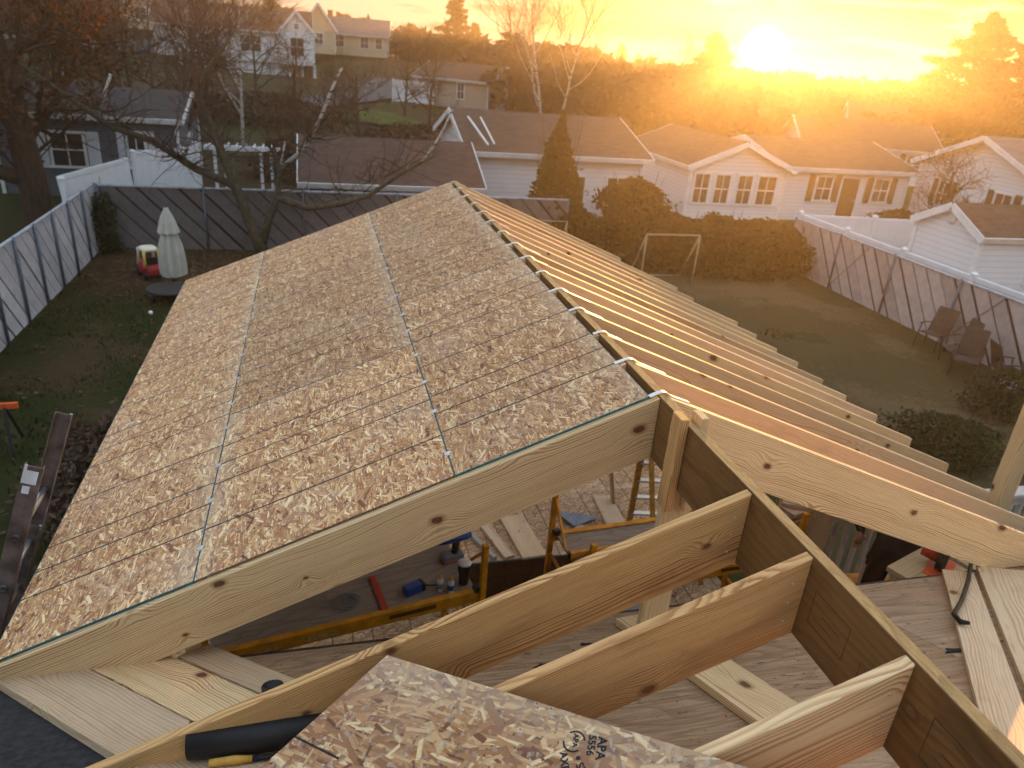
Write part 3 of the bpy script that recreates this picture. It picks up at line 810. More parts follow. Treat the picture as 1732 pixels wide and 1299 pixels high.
for i in range(9000):
    if i < 6500:
        x, y = rg.gauss(-4.0, 2.6), rg.gauss(18.6, 1.7)
    else:
        x, y = rg.uniform(-7.6, 14.3), rg.uniform(4, 20.6)
    if not (-7.6 < x < 14.2 and 3.5 < y < 20.7): continue
    a = rg.uniform(0, 6.28); s_ = rg.uniform(0.025, 0.06); c_, s2 = math.cos(a) * s_, math.sin(a) * s_; n = len(vs); z = 0.045 + rg.uniform(0, 0.03)
    vs += [(x - c_, y - s2, z), (x + s2 * .6, y - c_ * .6, z + rg.uniform(0, .02)), (x + c_, y + s2, z + rg.uniform(0, .03)), (x - s2 * .6, y + c_ * .6, z)]
    fs.append((n, n + 1, n + 2, n + 3))
tag(link('fallen_leaves', rawmesh('fallen_leaves', vs, fs, M['leaf_brown'])), 'brown fallen leaves scattered over the back corner', 'leaves', None, 'stuff')

# ------------------------------------------------------------------ fences
def fence_paint(name, col):
    m, t, b = new_mat(name)
    co = t.n('ShaderNodeTexCoord').outputs['Object']; rn = t.n('ShaderNodeObjectInfo').outputs['Random']
    nz = t.noise(co, 3.0, 5, 0.65).outputs[0]; st = t.noise(t.map(co, scale=(14, 14, 1.2)), 1.0, 4, 0.6).outputs[0]
    c = t.mix(t.sm(nz, 0.3, 0.75), col, tuple(v * 0.72 for v in col)); c = t.mix(t.m('MULTIPLY', t.sm(st, 0.5, 0.8), 0.35), c, tuple(v * 0.45 for v in col))
    k = t.m('ADD', 0.84, t.m('MULTIPLY', rn, 0.3)); c = t.mix(1.0, c, t.comb(k, k, k), 'MULTIPLY')
    setc(t, b, c, None, st, 0.3, 0.01); b.inputs['Roughness'].default_value = 0.85
    return m


M['fence_grey'] = fence_paint('grey_fence_board', (0.54, 0.52, 0.55))
M['fence_dark'] = fence_paint('brown_grey_fence_board', (0.165, 0.15, 0.15))
M['fence_pink'] = fence_paint('pale_fence_board', (0.52, 0.42, 0.40))
M['gap'] = plain('fence_gap', (0.018, 0.013, 0.010), 0.9, var=0.4)
M['pipe'] = plain('grey_blue_pipe', (0.12, 0.145, 0.185), 0.5, metal=0.3, var=0.25, scale=8)
M['cap'] = plain('top_rail_grey', (0.36, 0.38, 0.43), 0.55, var=0.25, scale=5)


def slat_fence(p0, p1, h, label, mat, step, gap, lean, post_every, brace=False, z0=0.04):
    p0, p1 = Vector((*p0, z0)), Vector((*p1, z0)); L = (p1 - p0).length; x = (p1 - p0).normalized(); y = Vector((0, 0, 1)).cross(x)
    root = empty('slat_fence', p0, 0, label, 'fence')
    F = Matrix(((x.x, y.x, 0, p0.x), (x.y, y.y, 0, p0.y), (0, 0, 1, p0.z), (0, 0, 0, 1)))
    mb = MB(); mb.box((L / 2, 0.022, h / 2), (L, 0.01, h - 0.03)); put('backing', mb.mesh('backing', M['gap']), root, F)
    s = -lean * h
    while s < L:
        poly = [(s, h), (s + step - gap, h), (s + step - gap + lean * h, 0), (s + lean * h, 0)]
        poly = clip(clip(poly, 1, 0, 0), -1, 0, L)
        if len(poly) >= 3:
            cx = sum(p[0] for p in poly) / len(poly); cz = h / 2
            mb = MB(); o = rnd.uniform(-0.004, 0.004)
            mb.prism([(p[0] - cx, p[1] - cz) for p in poly], -0.012 + o, 0.012 + o)
            put('board', mb.mesh('board', mat), root, F @ Matrix.Translation((cx, 0, cz)))
        s += step * rnd.uniform(0.93, 1.07)
    mb = MB(); mb.box((L / 2, 0, h + 0.02), (L, 0.075, 0.05)); put('top_rail', mb.mesh('top_rail', M['cap'], 0.008), root, F)
    n = max(2, int(L / post_every)); mb = MB(); mb.tube([(0, 0, 0), (0, 0, h + 0.07)], 0.032, 8); me = mb.mesh('post', M['pipe'])
    for i in range(n + 1):
        put('post', me, root, F @ Matrix.Translation((L * i / n, -0.055, 0)))
    if brace:
        for i in range(1, n, 2):
            stick('brace', F @ Vector((L * (i + 0.55) / n, -0.05, h - 0.05)), F @ Vector((L * i / n, -0.05, 0.1)), 0.018, 0.018, M['pipe'], root)
    return root


slat_fence((-7.65, 9.2), (-7.65, 20.75), 1.82, 'grey diagonal board fence with blue grey posts along the left side of the yard', M['fence_grey'], 0.48, 0.055, 0.85, 1.25)
slat_fence((-7.55, 20.85), (6.6, 20.85), 1.80, 'dark grey diagonal board fence across the back of the yard', M['fence_dark'], 0.55, 0.065, 0.95, 2.4)
slat_fence((14.35, 19.3), (14.35, 7.2), 1.70, 'pale diagonal board fence under the white rail on the right of the yard', M['fence_pink'], 0.52, 0.075, 0.75, 2.4, True)


def vinyl_fence(pts, h, label, post_every=2.4):
    root = empty('vinyl_fence', (*pts[0][:2], pts[0][2]), 0, label, 'fence')
    for a, b_ in zip(pts[:-1], pts[1:]):
        a, b_ = Vector(a), Vector(b_); L = (b_ - a).length; n = max(1, round(L / post_every))
        for i in range(n):
            p, q = a.lerp(b_, i / n), a.lerp(b_, (i + 1) / n); mid = (p + q) / 2; d = (q - p); dl = Vector((d.x, d.y)).length; ang = math.atan2(d.y, d.x)
            B_ = Matrix.Translation(mid) @ Matrix.Rotation(ang, 4, 'Z') @ Matrix(((1, 0, 0, 0), (0, 1, 0, 0), (d.z / dl, 0, 1, 0), (0, 0, 0, 1)))
            mb = MB()
            k = 9
            for j in range(k):
                w = (dl - 0.12) / k; mb.box((-(dl - 0.12) / 2 + w * (j + 0.5), 0, h / 2 + 0.03), (w - 0.006, 0.03, h - 0.2))
            put('fence_panel', mb.mesh('fence_panel', M['white_vinyl']), root, B_)
            for zz in (h - 0.04, 0.1):
                mb = MB(); mb.box((0, 0, zz), (dl - 0.14, 0.06, 0.13)); put('rail', mb.mesh('rail', M['white_vinyl'], 0.006), root, B_)
            for pp in ((p, q) if (i == n - 1 and (b_ - Vector(pts[-1])).length < 1e-6) else (p,)):
                mb = MB(); mb.box((0, 0, h / 2 + 0.03), (0.125, 0.125, h + 0.06)); mb.box((0, 0, h + 0.075), (0.16, 0.16, 0.03))
                mb._add([(-.07, -.07, h + .09), (.07, -.07, h + .09), (.07, .07, h + .09), (-.07, .07, h + .09), (0, 0, h + .15)], [(0, 1, 4), (1, 2, 4), (2, 3, 4), (3, 0, 4)])
                put('post', mb.mesh('post', M['white_vinyl']), root, Matrix.Translation(pp))
    return root


vinyl_fence([(14.62, 19.55, 0.0), (14.62, 7.0, 0.0)], 1.86, 'white vinyl fence rail running above the pale diagonal boards')
vinyl_fence([(14.7, 19.7, 0.0), (20.4, 19.2, 0.0)], 1.80, 'white vinyl fence running back to the white shed')
vinyl_fence([(-8.35, 20.6, 0.25), (-7.0, 23.2, 0.70), (-5.35, 24.9, 0.82)], 1.72, 'bright white vinyl fence behind the back left corner of the yard')
vinyl_fence([(5.2, 66.5, 1.5), (8.6, 65.6, 1.5)], 1.75, 'short white vinyl fence beside the beige garage')

# white garden arbour
arb = empty('garden_arbour', (-4.1, 25.5, 0.5), 0, 'white garden arbour with square posts behind the back fence', 'arbour')
for x in (-4.88, -4.55, -3.35, -3.0):
    stick('post', (x, 25.5, 0.3), (x, 25.5, 2.4), 0.10, 0.10, M['white_vinyl'], arb, up=(0, 1, 0))
for y in (25.35, 25.65):
    stick('beam', (-5.2, y, 2.42), (-2.7, y, 2.42), 0.05, 0.14, M['white_vinyl'], arb)
for i in range(8):
    stick('slat', (-5.0 + i * 0.29, 25.1, 2.52), (-5.0 + i * 0.29, 25.9, 2.52), 0.04, 0.07, M['white_vinyl'], arb)

# ------------------------------------------------------------------ floors, deck and railing
FL = 1.10; LOW = 0.55
fl = empty('floor', (0, 4.5, 0), 0); tag(fl, 'strand board floor of the new room', None, None, 'structure')
def floor_panel(x0, x1, y0, y1, z, mat, parent):
    mb = MB(); mb.box(((x1 - x0) / 2, (y1 - y0) / 2, -0.009), (x1 - x0 - 0.004, y1 - y0 - 0.004, 0.018))
    return put('floor_panel', mb.mesh('floor_panel', [mat]), parent, Matrix.Translation((x0, y0, z + rnd.uniform(-0.001, 0.001))))
for y0, y1 in ((3.55, 4.77), (4.77, 5.99)):
    for x0, x1 in ((-0.8, 0.42), (0.42, 2.86), (2.86, 3.2)):
        floor_panel(x0, x1, y0, y1, FL, M['osb_floor'], fl)
for y0, y1 in ((0.1, 1.32), (1.32, 2.54), (2.54, 3.56), (3.56, 4.78), (4.78, 6.0)):
    for x0, x1 in ((-3.1, -0.66), (-0.66, 1.78), (1.78, 3.1)):
        if y0 > 3.5 and x0 > -1.0: continue
        floor_panel(x0, x1 if not (y0 > 3.5) else -0.8, y0, y1, LOW, M['osb_floor'], fl)
for i in range(13):                                   # brown boarded face below the floor edge
    mb = MB(); mb.box((0, 0, 0), (0.296, 0.02, FL - LOW - 0.024)); put('face_board', mb.mesh('face_board', M['dark_siding'], 0.003), fl, Matrix.Translation((-0.65 + i * 0.30, 3.562 + rnd.uniform(0, .004), (FL + LOW) / 2 - 0.012)))
stick('floor_edge', (-0.8, 3.542, FL - 0.01), (3.2, 3.542, FL - 0.01), 0.006, 0.02, M['teal'], fl)
for x0, x1, y0, y1, z in ((-3.1, -0.85, 0.1, 6.0, LOW - 0.03), (-0.85, 3.1, 0.1, 3.54, LOW - 0.03), (-0.8, 3.2, 3.6, 6.0, FL - 0.03)):
    mb = MB(); mb.box(((x0 + x1) / 2, (y0 + y1) / 2, z / 2), (x1 - x0, y1 - y0, z)); mb.build('foundation', M['dark_siding'], None).parent = fl
    fl.children[-1].matrix_basis = wm(fl).inverted()

DK = 1.93
deck = empty('deck', (5.0, 0.9, 0.0), 0, 'grey board deck with a pale balustrade on the right of the new frame', 'deck')
for i in range(10):
    stick('deck_board', (2.62, 0.22 + i * 0.145, DK - 0.013), (7.6, 0.22 + i * 0.145, DK - 0.013), 0.138, 0.026, M['fir_grey'], deck)
mb = MB(); mb.box((5.2, 0.88, 0.94), (4.9, 1.25, 1.88)); o = mb.build('skirt', M['dark_siding']); o.parent = deck; o.matrix_basis = wm(deck).inverted()
M['rail_paint'] = plain('pale_rail_paint', (0.46, 0.40, 0.37), 0.6, var=0.15, scale=8)
RY = 1.60
stick('hand_rail', (2.2, RY, DK + 0.955), (7.6, RY, DK + 0.955), 0.14, 0.038, M['rail_paint'], deck)
stick('rail', (2.2, RY, DK + 0.875), (7.6, RY, DK + 0.875), 0.04, 0.089, M['rail_paint'], deck); stick('rail', (2.2, RY, DK + 0.12), (7.6, RY, DK + 0.12), 0.04, 0.089, M['rail_paint'], deck)
mb = MB(); mb.box((0, 0, 0), (0.70, 0.036, 0.036)); me_bal = mb.mesh('baluster', M['rail_paint'], 0.003)
for i in range(44):
    put('baluster', me_bal, deck, Matrix.Translation((2.26 + i * 0.122, RY, DK + 0.495)) @ Matrix.Rotation(R(90), 4, 'Y'))
for x in (4.9, 7.5):
    stick('rail_post', (x, RY, DK), (x, RY, DK + 0.936), 0.089, 0.089, M['rail_paint'], deck, up=(0, 1, 0))
# tall new post on the deck
p = at_d(1690, 845, 6.6)
tag(stick('upright_post', (p.x, p.y, DK), (p.x, p.y, 5.6), 0.145, 0.09, M['fir_warm'], None, up=(0, 1, 0)), 'tall new lumber post rising past the rafter tails at right', 'post')

# offcuts on the hand rail
OFF = [((2.30, RY - 0.02, DK + 0.995), 0.3, 0.30, 'longer bottom lumber offcut on the deck hand rail'), ((2.28, RY, DK + 1.034), -0.5, 0.24, 'crosswise upper lumber offcut on the deck hand rail'), ((2.36, RY + 0.02, DK + 1.072), 0.9, 0.20, 'topmost lumber offcut of the pile on the deck hand rail')]
for loc, a, L, lab in OFF:
    mb = MB(); mb.box((0, 0, 0), (L, 0.14, 0.036)); tag(put('lumber_offcut', mb.mesh('lumber_offcut', M['fir_pale'], 0.003), None, Matrix.Translation(loc) @ Matrix.Rotation(a, 4, 'Z')), lab, 'offcut', 'offcuts on the hand rail')

# ------------------------------------------------------------------ scaffolds
def scaffold(name_label, ox, oy, rz, z, length=1.86, width=0.74, base=LOW, group='rolling scaffolds'):
    """ox, oy: near right corner of the platform for negative length direction"""
    root = empty('scaffold', (ox, oy, base), rz, name_label, 'scaffold', group)
    T = wm(root)
    h = z - base
    def part(nm, mb, mat, bev=0.003): return put(nm, mb.mesh(nm, mat, bev), root, T)
    mb = MB(); mb.box((length / 2, width / 2, h - 0.012), (length - 0.06, width - 0.05, 0.02)); part('platform_deck', mb, M['ply_deck'])
    for y in (0.012, width - 0.012):
        mb = MB(); mb.box((length / 2, y, h - 0.035), (length, 0.012, 0.10)); mb.box((length / 2, y + (0.02 if y < .1 else -.02), h + 0.008), (length, 0.045, 0.012)); part('side_rail', mb, M['yellow'])
    for x in (0.0, length):
        fr = MB()
        for y in (0.0, width):
            fr.box((x, y, (h + 0.42) / 2), (0.042, 0.042, h + 0.42))
        part('end_post', fr, M['yellow'], 0.004)
        rg_ = MB()
        for k in range(6):
            zz = 0.35 + k * 0.30
            if zz < h + 0.3: rg_.tube([(x, 0.03, zz), (x, width - 0.03, zz)], 0.016, 8)
        part('rung', rg_, M['yellow'], 0)
        gus = MB(); gus.span((x, 0.02, h + 0.34), (x, 0.30, h + 0.05), 0.022, 0.022); gus.span((x, width - 0.02, h + 0.34), (x, width - 0.30, h + 0.05), 0.022, 0.022); part('gusset', gus, M['yellow'])
        cap = MB()
        for y in (0.03, width - 0.03): cap.box((x + (0.03 if x == 0 else -0.03), y, h + 0.02), (0.06, 0.05, 0.05))
        part('corner_latch', cap, M['black'])
    lab = MB(); lab.box((length * 0.72, 0.005, h - 0.030), (0.34, 0.002, 0.035)); part('label_strip', lab, M['label_dark'], 0)
    lab = MB(); lab.box((length * 0.38, 0.005, h - 0.045), (0.22, 0.002, 0.028)); lab.box((length * 0.2, 0.005, h - 0.05), (0.12, 0.002, 0.028)); part('label_strip', lab, M['label_pale'], 0)
    return root


M['ply_deck'] = plywood('scuffed_plywood', (0.30, 0.235, 0.175), (0.22, 0.165, 0.12), 0.25)
M['label_dark'] = plain('dark_label', (0.10, 0.035, 0.006), 0.6, var=0.6, scale=90)
M['label_pale'] = plain('worn_label', (0.42, 0.27, 0.12), 0.6, var=0.5, scale=60)
sc1 = scaffold('yellow rolling scaffold with tools on its plywood platform, below the first covered rafter', -2.24, 0.985, R(11.0), 2.6)
sc2 = scaffold('yellow rolling scaffold holding a spirit level, right of the ridge post', 0.36, 1.24, R(4.5), 2.6)

# things on the first scaffold's platform, z = 2.6
PZ = 2.603
def up_at(name, prof, px, label, cat, mat, n=18, z=PZ, group=None):
    p = at_z(px[0], px[1], z); root = empty(name, p, 0, label, cat, group); return root, p
b1, p = up_at('glue_bottle', None, (744, 998), 'left small squeeze bottle with a yellow nozzle cap on the scaffold', 'bottle', None, group='squeeze bottles')
b2, p2 = up_at('glue_bottle', None, (762, 1001), 'right small squeeze bottle with a yellow nozzle cap, next to the tumbler', 'bottle', None, group='squeeze bottles')
for b_ in (b1, b2):
    mb = MB(); mb.lathe([(0.022, 0), (0.024, 0.01), (0.024, 0.085), (0.018, 0.105), (0.012, 0.112)], 14); mb.build('bottle_body', M['clear'], b_)
    mb = MB(); mb.lathe([(0.017, 0.110), (0.017, 0.126), (0.009, 0.134), (0.005, 0.155), (0.003, 0.158)], 14); mb.build('nozzle_cap', M['yellow'], b_)
    mb = MB(); mb.lathe([(0.0245, 0.025), (0.0245, 0.07)], 14); mb.build('bottle_label', M['blue'] if b_ is b2 else M['grey_plastic'], b_)
tb, p = up_at('tumbler', None, (784, 986), 'black travel tumbler standing at the end of the scaffold platform', 'tumbler', None)
mb = MB(); mb.lathe([(0.033, 0), (0.035, 0.01), (0.040, 0.09), (0.047, 0.115), (0.050, 0.185), (0.047, 0.188), (0.045, 0.178), (0.044, 0.12), (0.0, 0.118)], 22); mb.build('cup', M['black'], tb)
mb = MB(); mb.lathe([(0.0505, 0.178), (0.0515, 0.183), (0.0505, 0.188), (0.046, 0.189)], 22); mb.build('rim', M['galv'], tb)
bx = at_z(697, 1002, PZ); dr = empty('battery_pack', bx, R(25), 'blue and black cordless battery pack on the scaffold platform', 'battery')
mb = MB(); mb.box((0, 0, 0.035), (0.13, 0.075, 0.07)); mb.build('case', M['blue'], dr, bevel=0.012, seg=2)
mb = MB(); mb.box((0.078, 0, 0.034), (0.03, 0.078, 0.066)); mb.build('end_cap', M['black'], dr, bevel=0.01, seg=2)
mb = MB(); mb.tube([(0.09, 0.02, 0.01), (0.13, -0.01, 0.012), (0.20, -0.05, 0.010)], 0.006, 6); mb.build('strap', M['black'], dr)
sq = at_z(641, 1010, PZ); tag(put('marking_rule', (lambda mb: (mb.box((0, 0, 0), (0.38, 0.05, 0.012)), mb.mesh('marking_rule', M['red'], 0.002))[1])(MB()), None, Matrix.Translation(sq + Vector((0, 0.04, 0.008))) @ Matrix.Rotation(R(100), 4, 'Z')), 'flat red rule lying across the scaffold platform', 'rule')
# cordless driver at the back: blue body over a grey and red battery
dp = at_z(764, 946, PZ); dv = empty('cordless_nailer', dp, R(15), 'blue cordless tool with a grey and red battery at the back of the scaffold', 'power tool')
mb = MB(); mb.box((0, 0, 0.035), (0.17, 0.10, 0.06)); mb.build('battery', M['grey_plastic'], dv, bevel=0.012, seg=2)
mb = MB(); mb.box((0, 0, 0.008), (0.18, 0.105, 0.016)); mb.build('battery_foot', M['red'], dv, bevel=0.004)
mb = MB(); mb.tube([(0.02, 0, 0.06), (0.03, 0, 0.16)], [0.025, 0.028], 10); mb.build('grip', M['black'], dv)
mb = MB(); mb.tube([(-0.14, 0, 0.19), (-0.05, 0, 0.195), (0.10, 0, 0.195), (0.15, 0, 0.19)], [0.018, 0.036, 0.036, 0.024], 12); mb.build('motor_body', M['blue'], dv)
# coiled lead
cp = at_z(585, 1020, PZ); pts = []
for i in range(60):
    a = i * 0.42; r_ = 0.07 + 0.03 * math.sin(i * 0.21); pts.append((cp.x + r_ * math.cos(a) + i * 0.0006, cp.y + r_ * 0.8 * math.sin(a), PZ + 0.006 + 0.0006 * i))
mb = MB(); mb.tube(pts, 0.0045, 6); tag(mb.build('power_lead', M['grey_plastic']), 'coiled dark power lead on the scaffold platform', 'cord')
# spirit level on the second scaffold
lp, lq = at_z(962, 944, 2.612), at_z(1075, 926, 2.612); lv = empty('spirit_level', lp, 0, 'yellow spirit level lying on the right scaffold platform', 'level')
stick('level_body', lp + Vector((0, 0, 0.028)), lq + (lq - lp) * 0.8 + Vector((0, 0, 0.028)), 0.028, 0.056, M['yellow'], lv, bev=0.004)
dlv = (lq - lp).normalized(); stick('end_cap', lp - dlv * 0.012 + Vector((0, 0, 0.028)), lp + dlv * 0.012 + Vector((0, 0, 0.028)), 0.032, 0.06, M['black'], lv)
stick('vial_window', lp + dlv * 0.42 + Vector((0, -0.004, 0.035)), lp + dlv * 0.47 + Vector((0, -0.004, 0.035)), 0.032, 0.03, M['black'], lv)

# ------------------------------------------------------------------ things on the new floor
def floor_plank(px0, px1, w, th, mat, label, z=FL, name='plank', cat='plank', group=None):
    p, q = at_z(*px0, z + th), at_z(*px1, z + th); x = (q - p).normalized(); y = Vector((0, 0, 1)).cross(x); o = (p + q) / 2; o.z = z + th / 2 + 0.002
    mb = MB(); mb.box((0, 0, 0), ((q - p).length, th, w))
    return tag(put(name, mb.mesh(name, mat, 0.003), None, Matrix(((x.x, 0, -y.x, o.x), (x.y, 0, -y.y, o.y), (x.z, 1, -y.z, o.z), (0, 0, 0, 1)))), label, cat, group)
floor_plank((1018, 838), (1052, 905), 0.24, 0.038, M['fir_pale'], 'short wide plank on the floor right of the steel square')
floor_plank((958, 868), (1000, 912), 0.12, 0.038, M['fir_pale'], 'narrow plank on the floor under the steel square')
floor_plank((815, 880), (862, 941), 0.12, 0.038, M['fir_pale'], 'bright narrow plank at the floor edge beside the scaffold post')
floor_plank((865, 872), (905, 941), 0.29, 0.030, M['fir_pale'], 'wide pale board at the floor edge')
floor_plank((795, 900), (838, 942), 0.05, 0.05, M['fir_grey'], 'thin dark strip at the floor edge left of the planks')
# triangular steel square
tri = [(0, 0), (0.30, 0.02), (0.06, 0.24)]
p = at_z(972, 890, FL + 0.05); mb = MB()
outer = [(0.0, 0.0), (0.42, 0.0), (0.0, 0.36)]
mb.prism([(a, b_) for a, b_ in outer], 0, 0.006); mb.box((0.0, 0.003, 0.18), (0.03, 0.03, 0.36))
tag(put('rafter_square', mb.mesh('rafter_square', M['pipe'], 0.001), None, Matrix.Translation(p) @ Matrix.Rotation(R(22), 4, 'Z') @ Matrix.Rotation(R(-90), 4, 'X') @ Matrix.Scale(1, 4)), 'grey triangular steel rafter square on the planks', 'square')

# step ladder under the ridge
lad = empty('step_ladder', (1.97, 3.9, FL), 0, 'yellow fibreglass step ladder with silver rungs under the ridge', 'ladder')
fb, ft = at_z(1062, 893, FL + 0.02), Vector((1.72, 3.35, FL + 1.72))
wv = Vector((0.50, -0.10, 0)); wt = Vector((0.34, -0.07, 0))
stick('rail', fb, ft, 0.03, 0.07, M['yellow_dk'], lad, up=(1, 0, 0)); stick('rail', fb + wv, ft + wt, 0.03, 0.07, M['yellow_dk'], lad, up=(1, 0, 0))
bb = fb + Vector((-0.1, -1.0, 0))
stick('rear_rail', bb, ft + Vector((0, -0.08, 0)), 0.03, 0.05, M['yellow_dk'], lad, up=(1, 0, 0)); stick('rear_rail', bb + wv, ft + wt + Vector((0, -0.08, 0)), 0.03, 0.05, M['yellow_dk'], lad, up=(1, 0, 0))
for i in range(1, 6):
    t_ = i / 6; a = fb.lerp(ft, t_); b_ = (fb + wv).lerp(ft + wt, t_); stick('rung', a, b_, 0.07, 0.022, M['alu'], lad)
for q in (fb, fb + wv): mb = MB(); mb.box((0, 0, 0.03), (0.05, 0.08, 0.06)); put('foot', mb.mesh('foot', M['black'], 0.006), lad, Matrix.Translation((q.x, q.y, FL)))
mb = MB(); mb.box((0, 0, 0), (0.44, 0.2, 0.05)); put('top_cap', mb.mesh('top_cap', M['yellow_dk'], 0.01), lad, Matrix.Translation(ft + wt / 2 + Vector((0, -0.04, 0.03))))
# leaning stud behind the ladder
tag(stick('leaning_stud', at_z(1030, 852, FL) + Vector((0.05, 0, 0.02)), (1.55, 4.2, 3.0), 0.038, 0.14, M['fir_warm'], None, up=(0.2, 1, 0)), 'new stud leaning upright behind the step ladder', 'stud')

# ------------------------------------------------------------------ things lying on the old roof
bar = [old_deck_px(1645, 935, -0.0), old_deck_px(1638, 985, 0.006), old_deck_px(1626, 1020, 0.010), old_deck_px(1613, 1043, 0.010), old_deck_px(1625, 1056, 0.006), old_deck_px(1640, 1058, 0.012)]
mb = MB(); mb.tube([b_ + ON * 0.012 for b_ in bar], [0.010, 0.011, 0.011, 0.012, 0.014, 0.009], 8); tag(mb.build('pry_bar', M['black_metal']), 'black curved pry bar lying on the valley boards at right', 'pry bar')
# roll of black membrane
ra, rb = old_deck_px(322, 1284, 0.0), old_deck_px(520, 1262, 0.0); ax_ = (rb - ra).normalized(); rr = 0.062
up_ = ON * (rr + 0.004)
rl = empty('membrane_roll', ra, 0, 'roll of black roofing membrane lying beside the loose strand board corner', 'roll')
mb = MB(); mb.tube([ra + up_, ra + up_ + ax_ * 0.62], rr, 28); o = put('roll', mb.mesh('roll', M['black']), rl)
mb = MB()
sp = []
for i in range(50):
    a = i * 0.5; r_ = rr * (0.25 + 0.72 * i / 50); sp.append(ra + up_ - ax_ * 0.001 + (ON * math.cos(a) + ax_.cross(ON) * math.sin(a)) * r_)
mb.tube(sp, 0.0016, 5); put('rolled_end', mb.mesh('rolled_end', M['felt']), rl)
hp = old_deck_px(365, 1297, 0.0); hq = old_deck_px(430, 1290, 0.0); hm = empty('hammer', hp, 0, 'hammer with an orange wooden handle in front of the black roll', 'hammer')
d_ = (hq - hp).normalized()
mb = MB(); mb.tube([hp + ON * .015 - d_ * .02, hp + ON * .017 + d_ * .06, hp + ON * .015 + d_ * .12], [0.013, 0.016, 0.011], 10); put('handle', mb.mesh('handle', M['yellow_dk']), hm)
mb = MB(); mb.tube([hp + ON * .015 + d_ * .12, hp + ON * .015 + d_ * .26], 0.009, 8); mb.tube([hp + ON * .015 + d_ * .26 + d_.cross(ON) * .05, hp + ON * .018 + d_ * .27, hp + ON * .015 + d_ * .26 - d_.cross(ON) * .07], [0.014, 0.013, 0.006], 8); put('head', mb.mesh('head', M['black_metal']), hm)
cpx = old_deck_px(462, 1180, 0.0); mb = MB(); mb.lathe([(0.040, 0), (0.044, 0.004), (0.044, 0.05), (0.040, 0.056), (0.036, 0.054), (0.035, 0.012), (0.0, 0.010)], 24)
tag(put('pipe_cap', mb.mesh('pipe_cap', M['black']), None, frame(cpx, OX, OY)), 'round black pipe cap standing on the valley board behind the rafter', 'pipe cap')
# scraps of torn felt
for px, s_, lab in (((1618, 1100), 0.05, 'large black scrap of torn felt beside the valley board at right'), ((1550, 1108), 0.035, 'black sliver of torn felt on the stained plywood'), ((990, 1090), 0.03, 'small black felt scrap between the near rafters'), ((925, 1125), 0.045, 'black felt corner showing past the second near rafter')):
    c_ = old_deck_px(*px, -0.038); k = 9; mb = MB(); pts = []
    for i in range(k):
        a = 2 * math.pi * i / k; r_ = s_ * rnd.uniform(0.4, 1.1); pts.append(c_ + OX * r_ * math.cos(a) * 1.5 + OY * r_ * math.sin(a) * 0.6 + ON * rnd.uniform(0.001, 0.006))
    mb._add(pts + [c_ + ON * 0.004] + [p_ - ON * 0.002 for p_ in pts], [(i, (i + 1) % k, k) for i in range(k)] + [(i, k + 1 + i, k + 1 + (i + 1) % k, (i + 1) % k) for i in range(k)])
    tag(mb.build('felt_scrap', M['felt']), lab, 'scrap', 'scraps of felt on the old roof')
# small tool bag between the near rafters
bg = old_deck_px(1025, 1062, -0.04); tbg = empty('tool_tray', bg + Vector((0.25, 0.35, -0.35)), R(8), 'dark tool tray with a red handle seen between the near rafters', 'tool tray')
mb = MB(); mb.box((0, 0, 0.05), (0.34, 0.20, 0.10)); mb.build('tray', M['blue'], tbg, bevel=0.01)
mb = MB(); mb.box((0.02, -0.01, 0.115), (0.30, 0.16, 0.03)); mb.build('lid', M['grey_plastic'], tbg, bevel=0.008)
mb = MB(); mb.tube([(0.0, 0.05, 0.12), (0.04, 0.05, 0.17), (0.10, 0.05, 0.17), (0.13, 0.05, 0.12)], 0.014, 8); mb.build('handle', M['red'], tbg)
tag(stick('support_stud', tbg.location + Vector((0, 0, -0.2)), (tbg.location.x, tbg.location.y, LOW), 0.038, 0.09, M['fir_warm'], None, up=(0, 1, 0)), 'stud under the tool tray', 'stud')

# ------------------------------------------------------------------ extension ladder at the left eave
M['ladder_alu'] = plain('stained_aluminium', (0.15, 0.115, 0.105), 0.55, metal=0.35, var=0.5, scale=7)
M['paint_drip'] = plain('white_paint_drips', (0.66, 0.68, 0.72), 0.6, var=0.15)
exl = empty('extension_ladder', (-4.35, 0.7, 0.0), 0, 'old paint spattered extension ladder leaning on the left eave', 'ladder')
def rail(y, top, foot, hole=True):
    a, b_ = Vector((-4.35, y, 0.0)), Vector((-2.80, y, 4.22)); d = (b_ - a).normalized(); p0, p1 = a + d * foot, a + d * top
    zv = Vector((0, 1, 0)); n_ = d.cross(zv)
    mb = MB(); L = (p1 - p0).length
    mb.box((L / 2, 0, 0), (L, 0.078, 0.006)); mb.box((L / 2, 0.036, -0.014), (L, 0.006, 0.028)); mb.box((L / 2, -0.036, -0.014), (L, 0.006, 0.028))
    return p0, p1, d, n_, mb, L
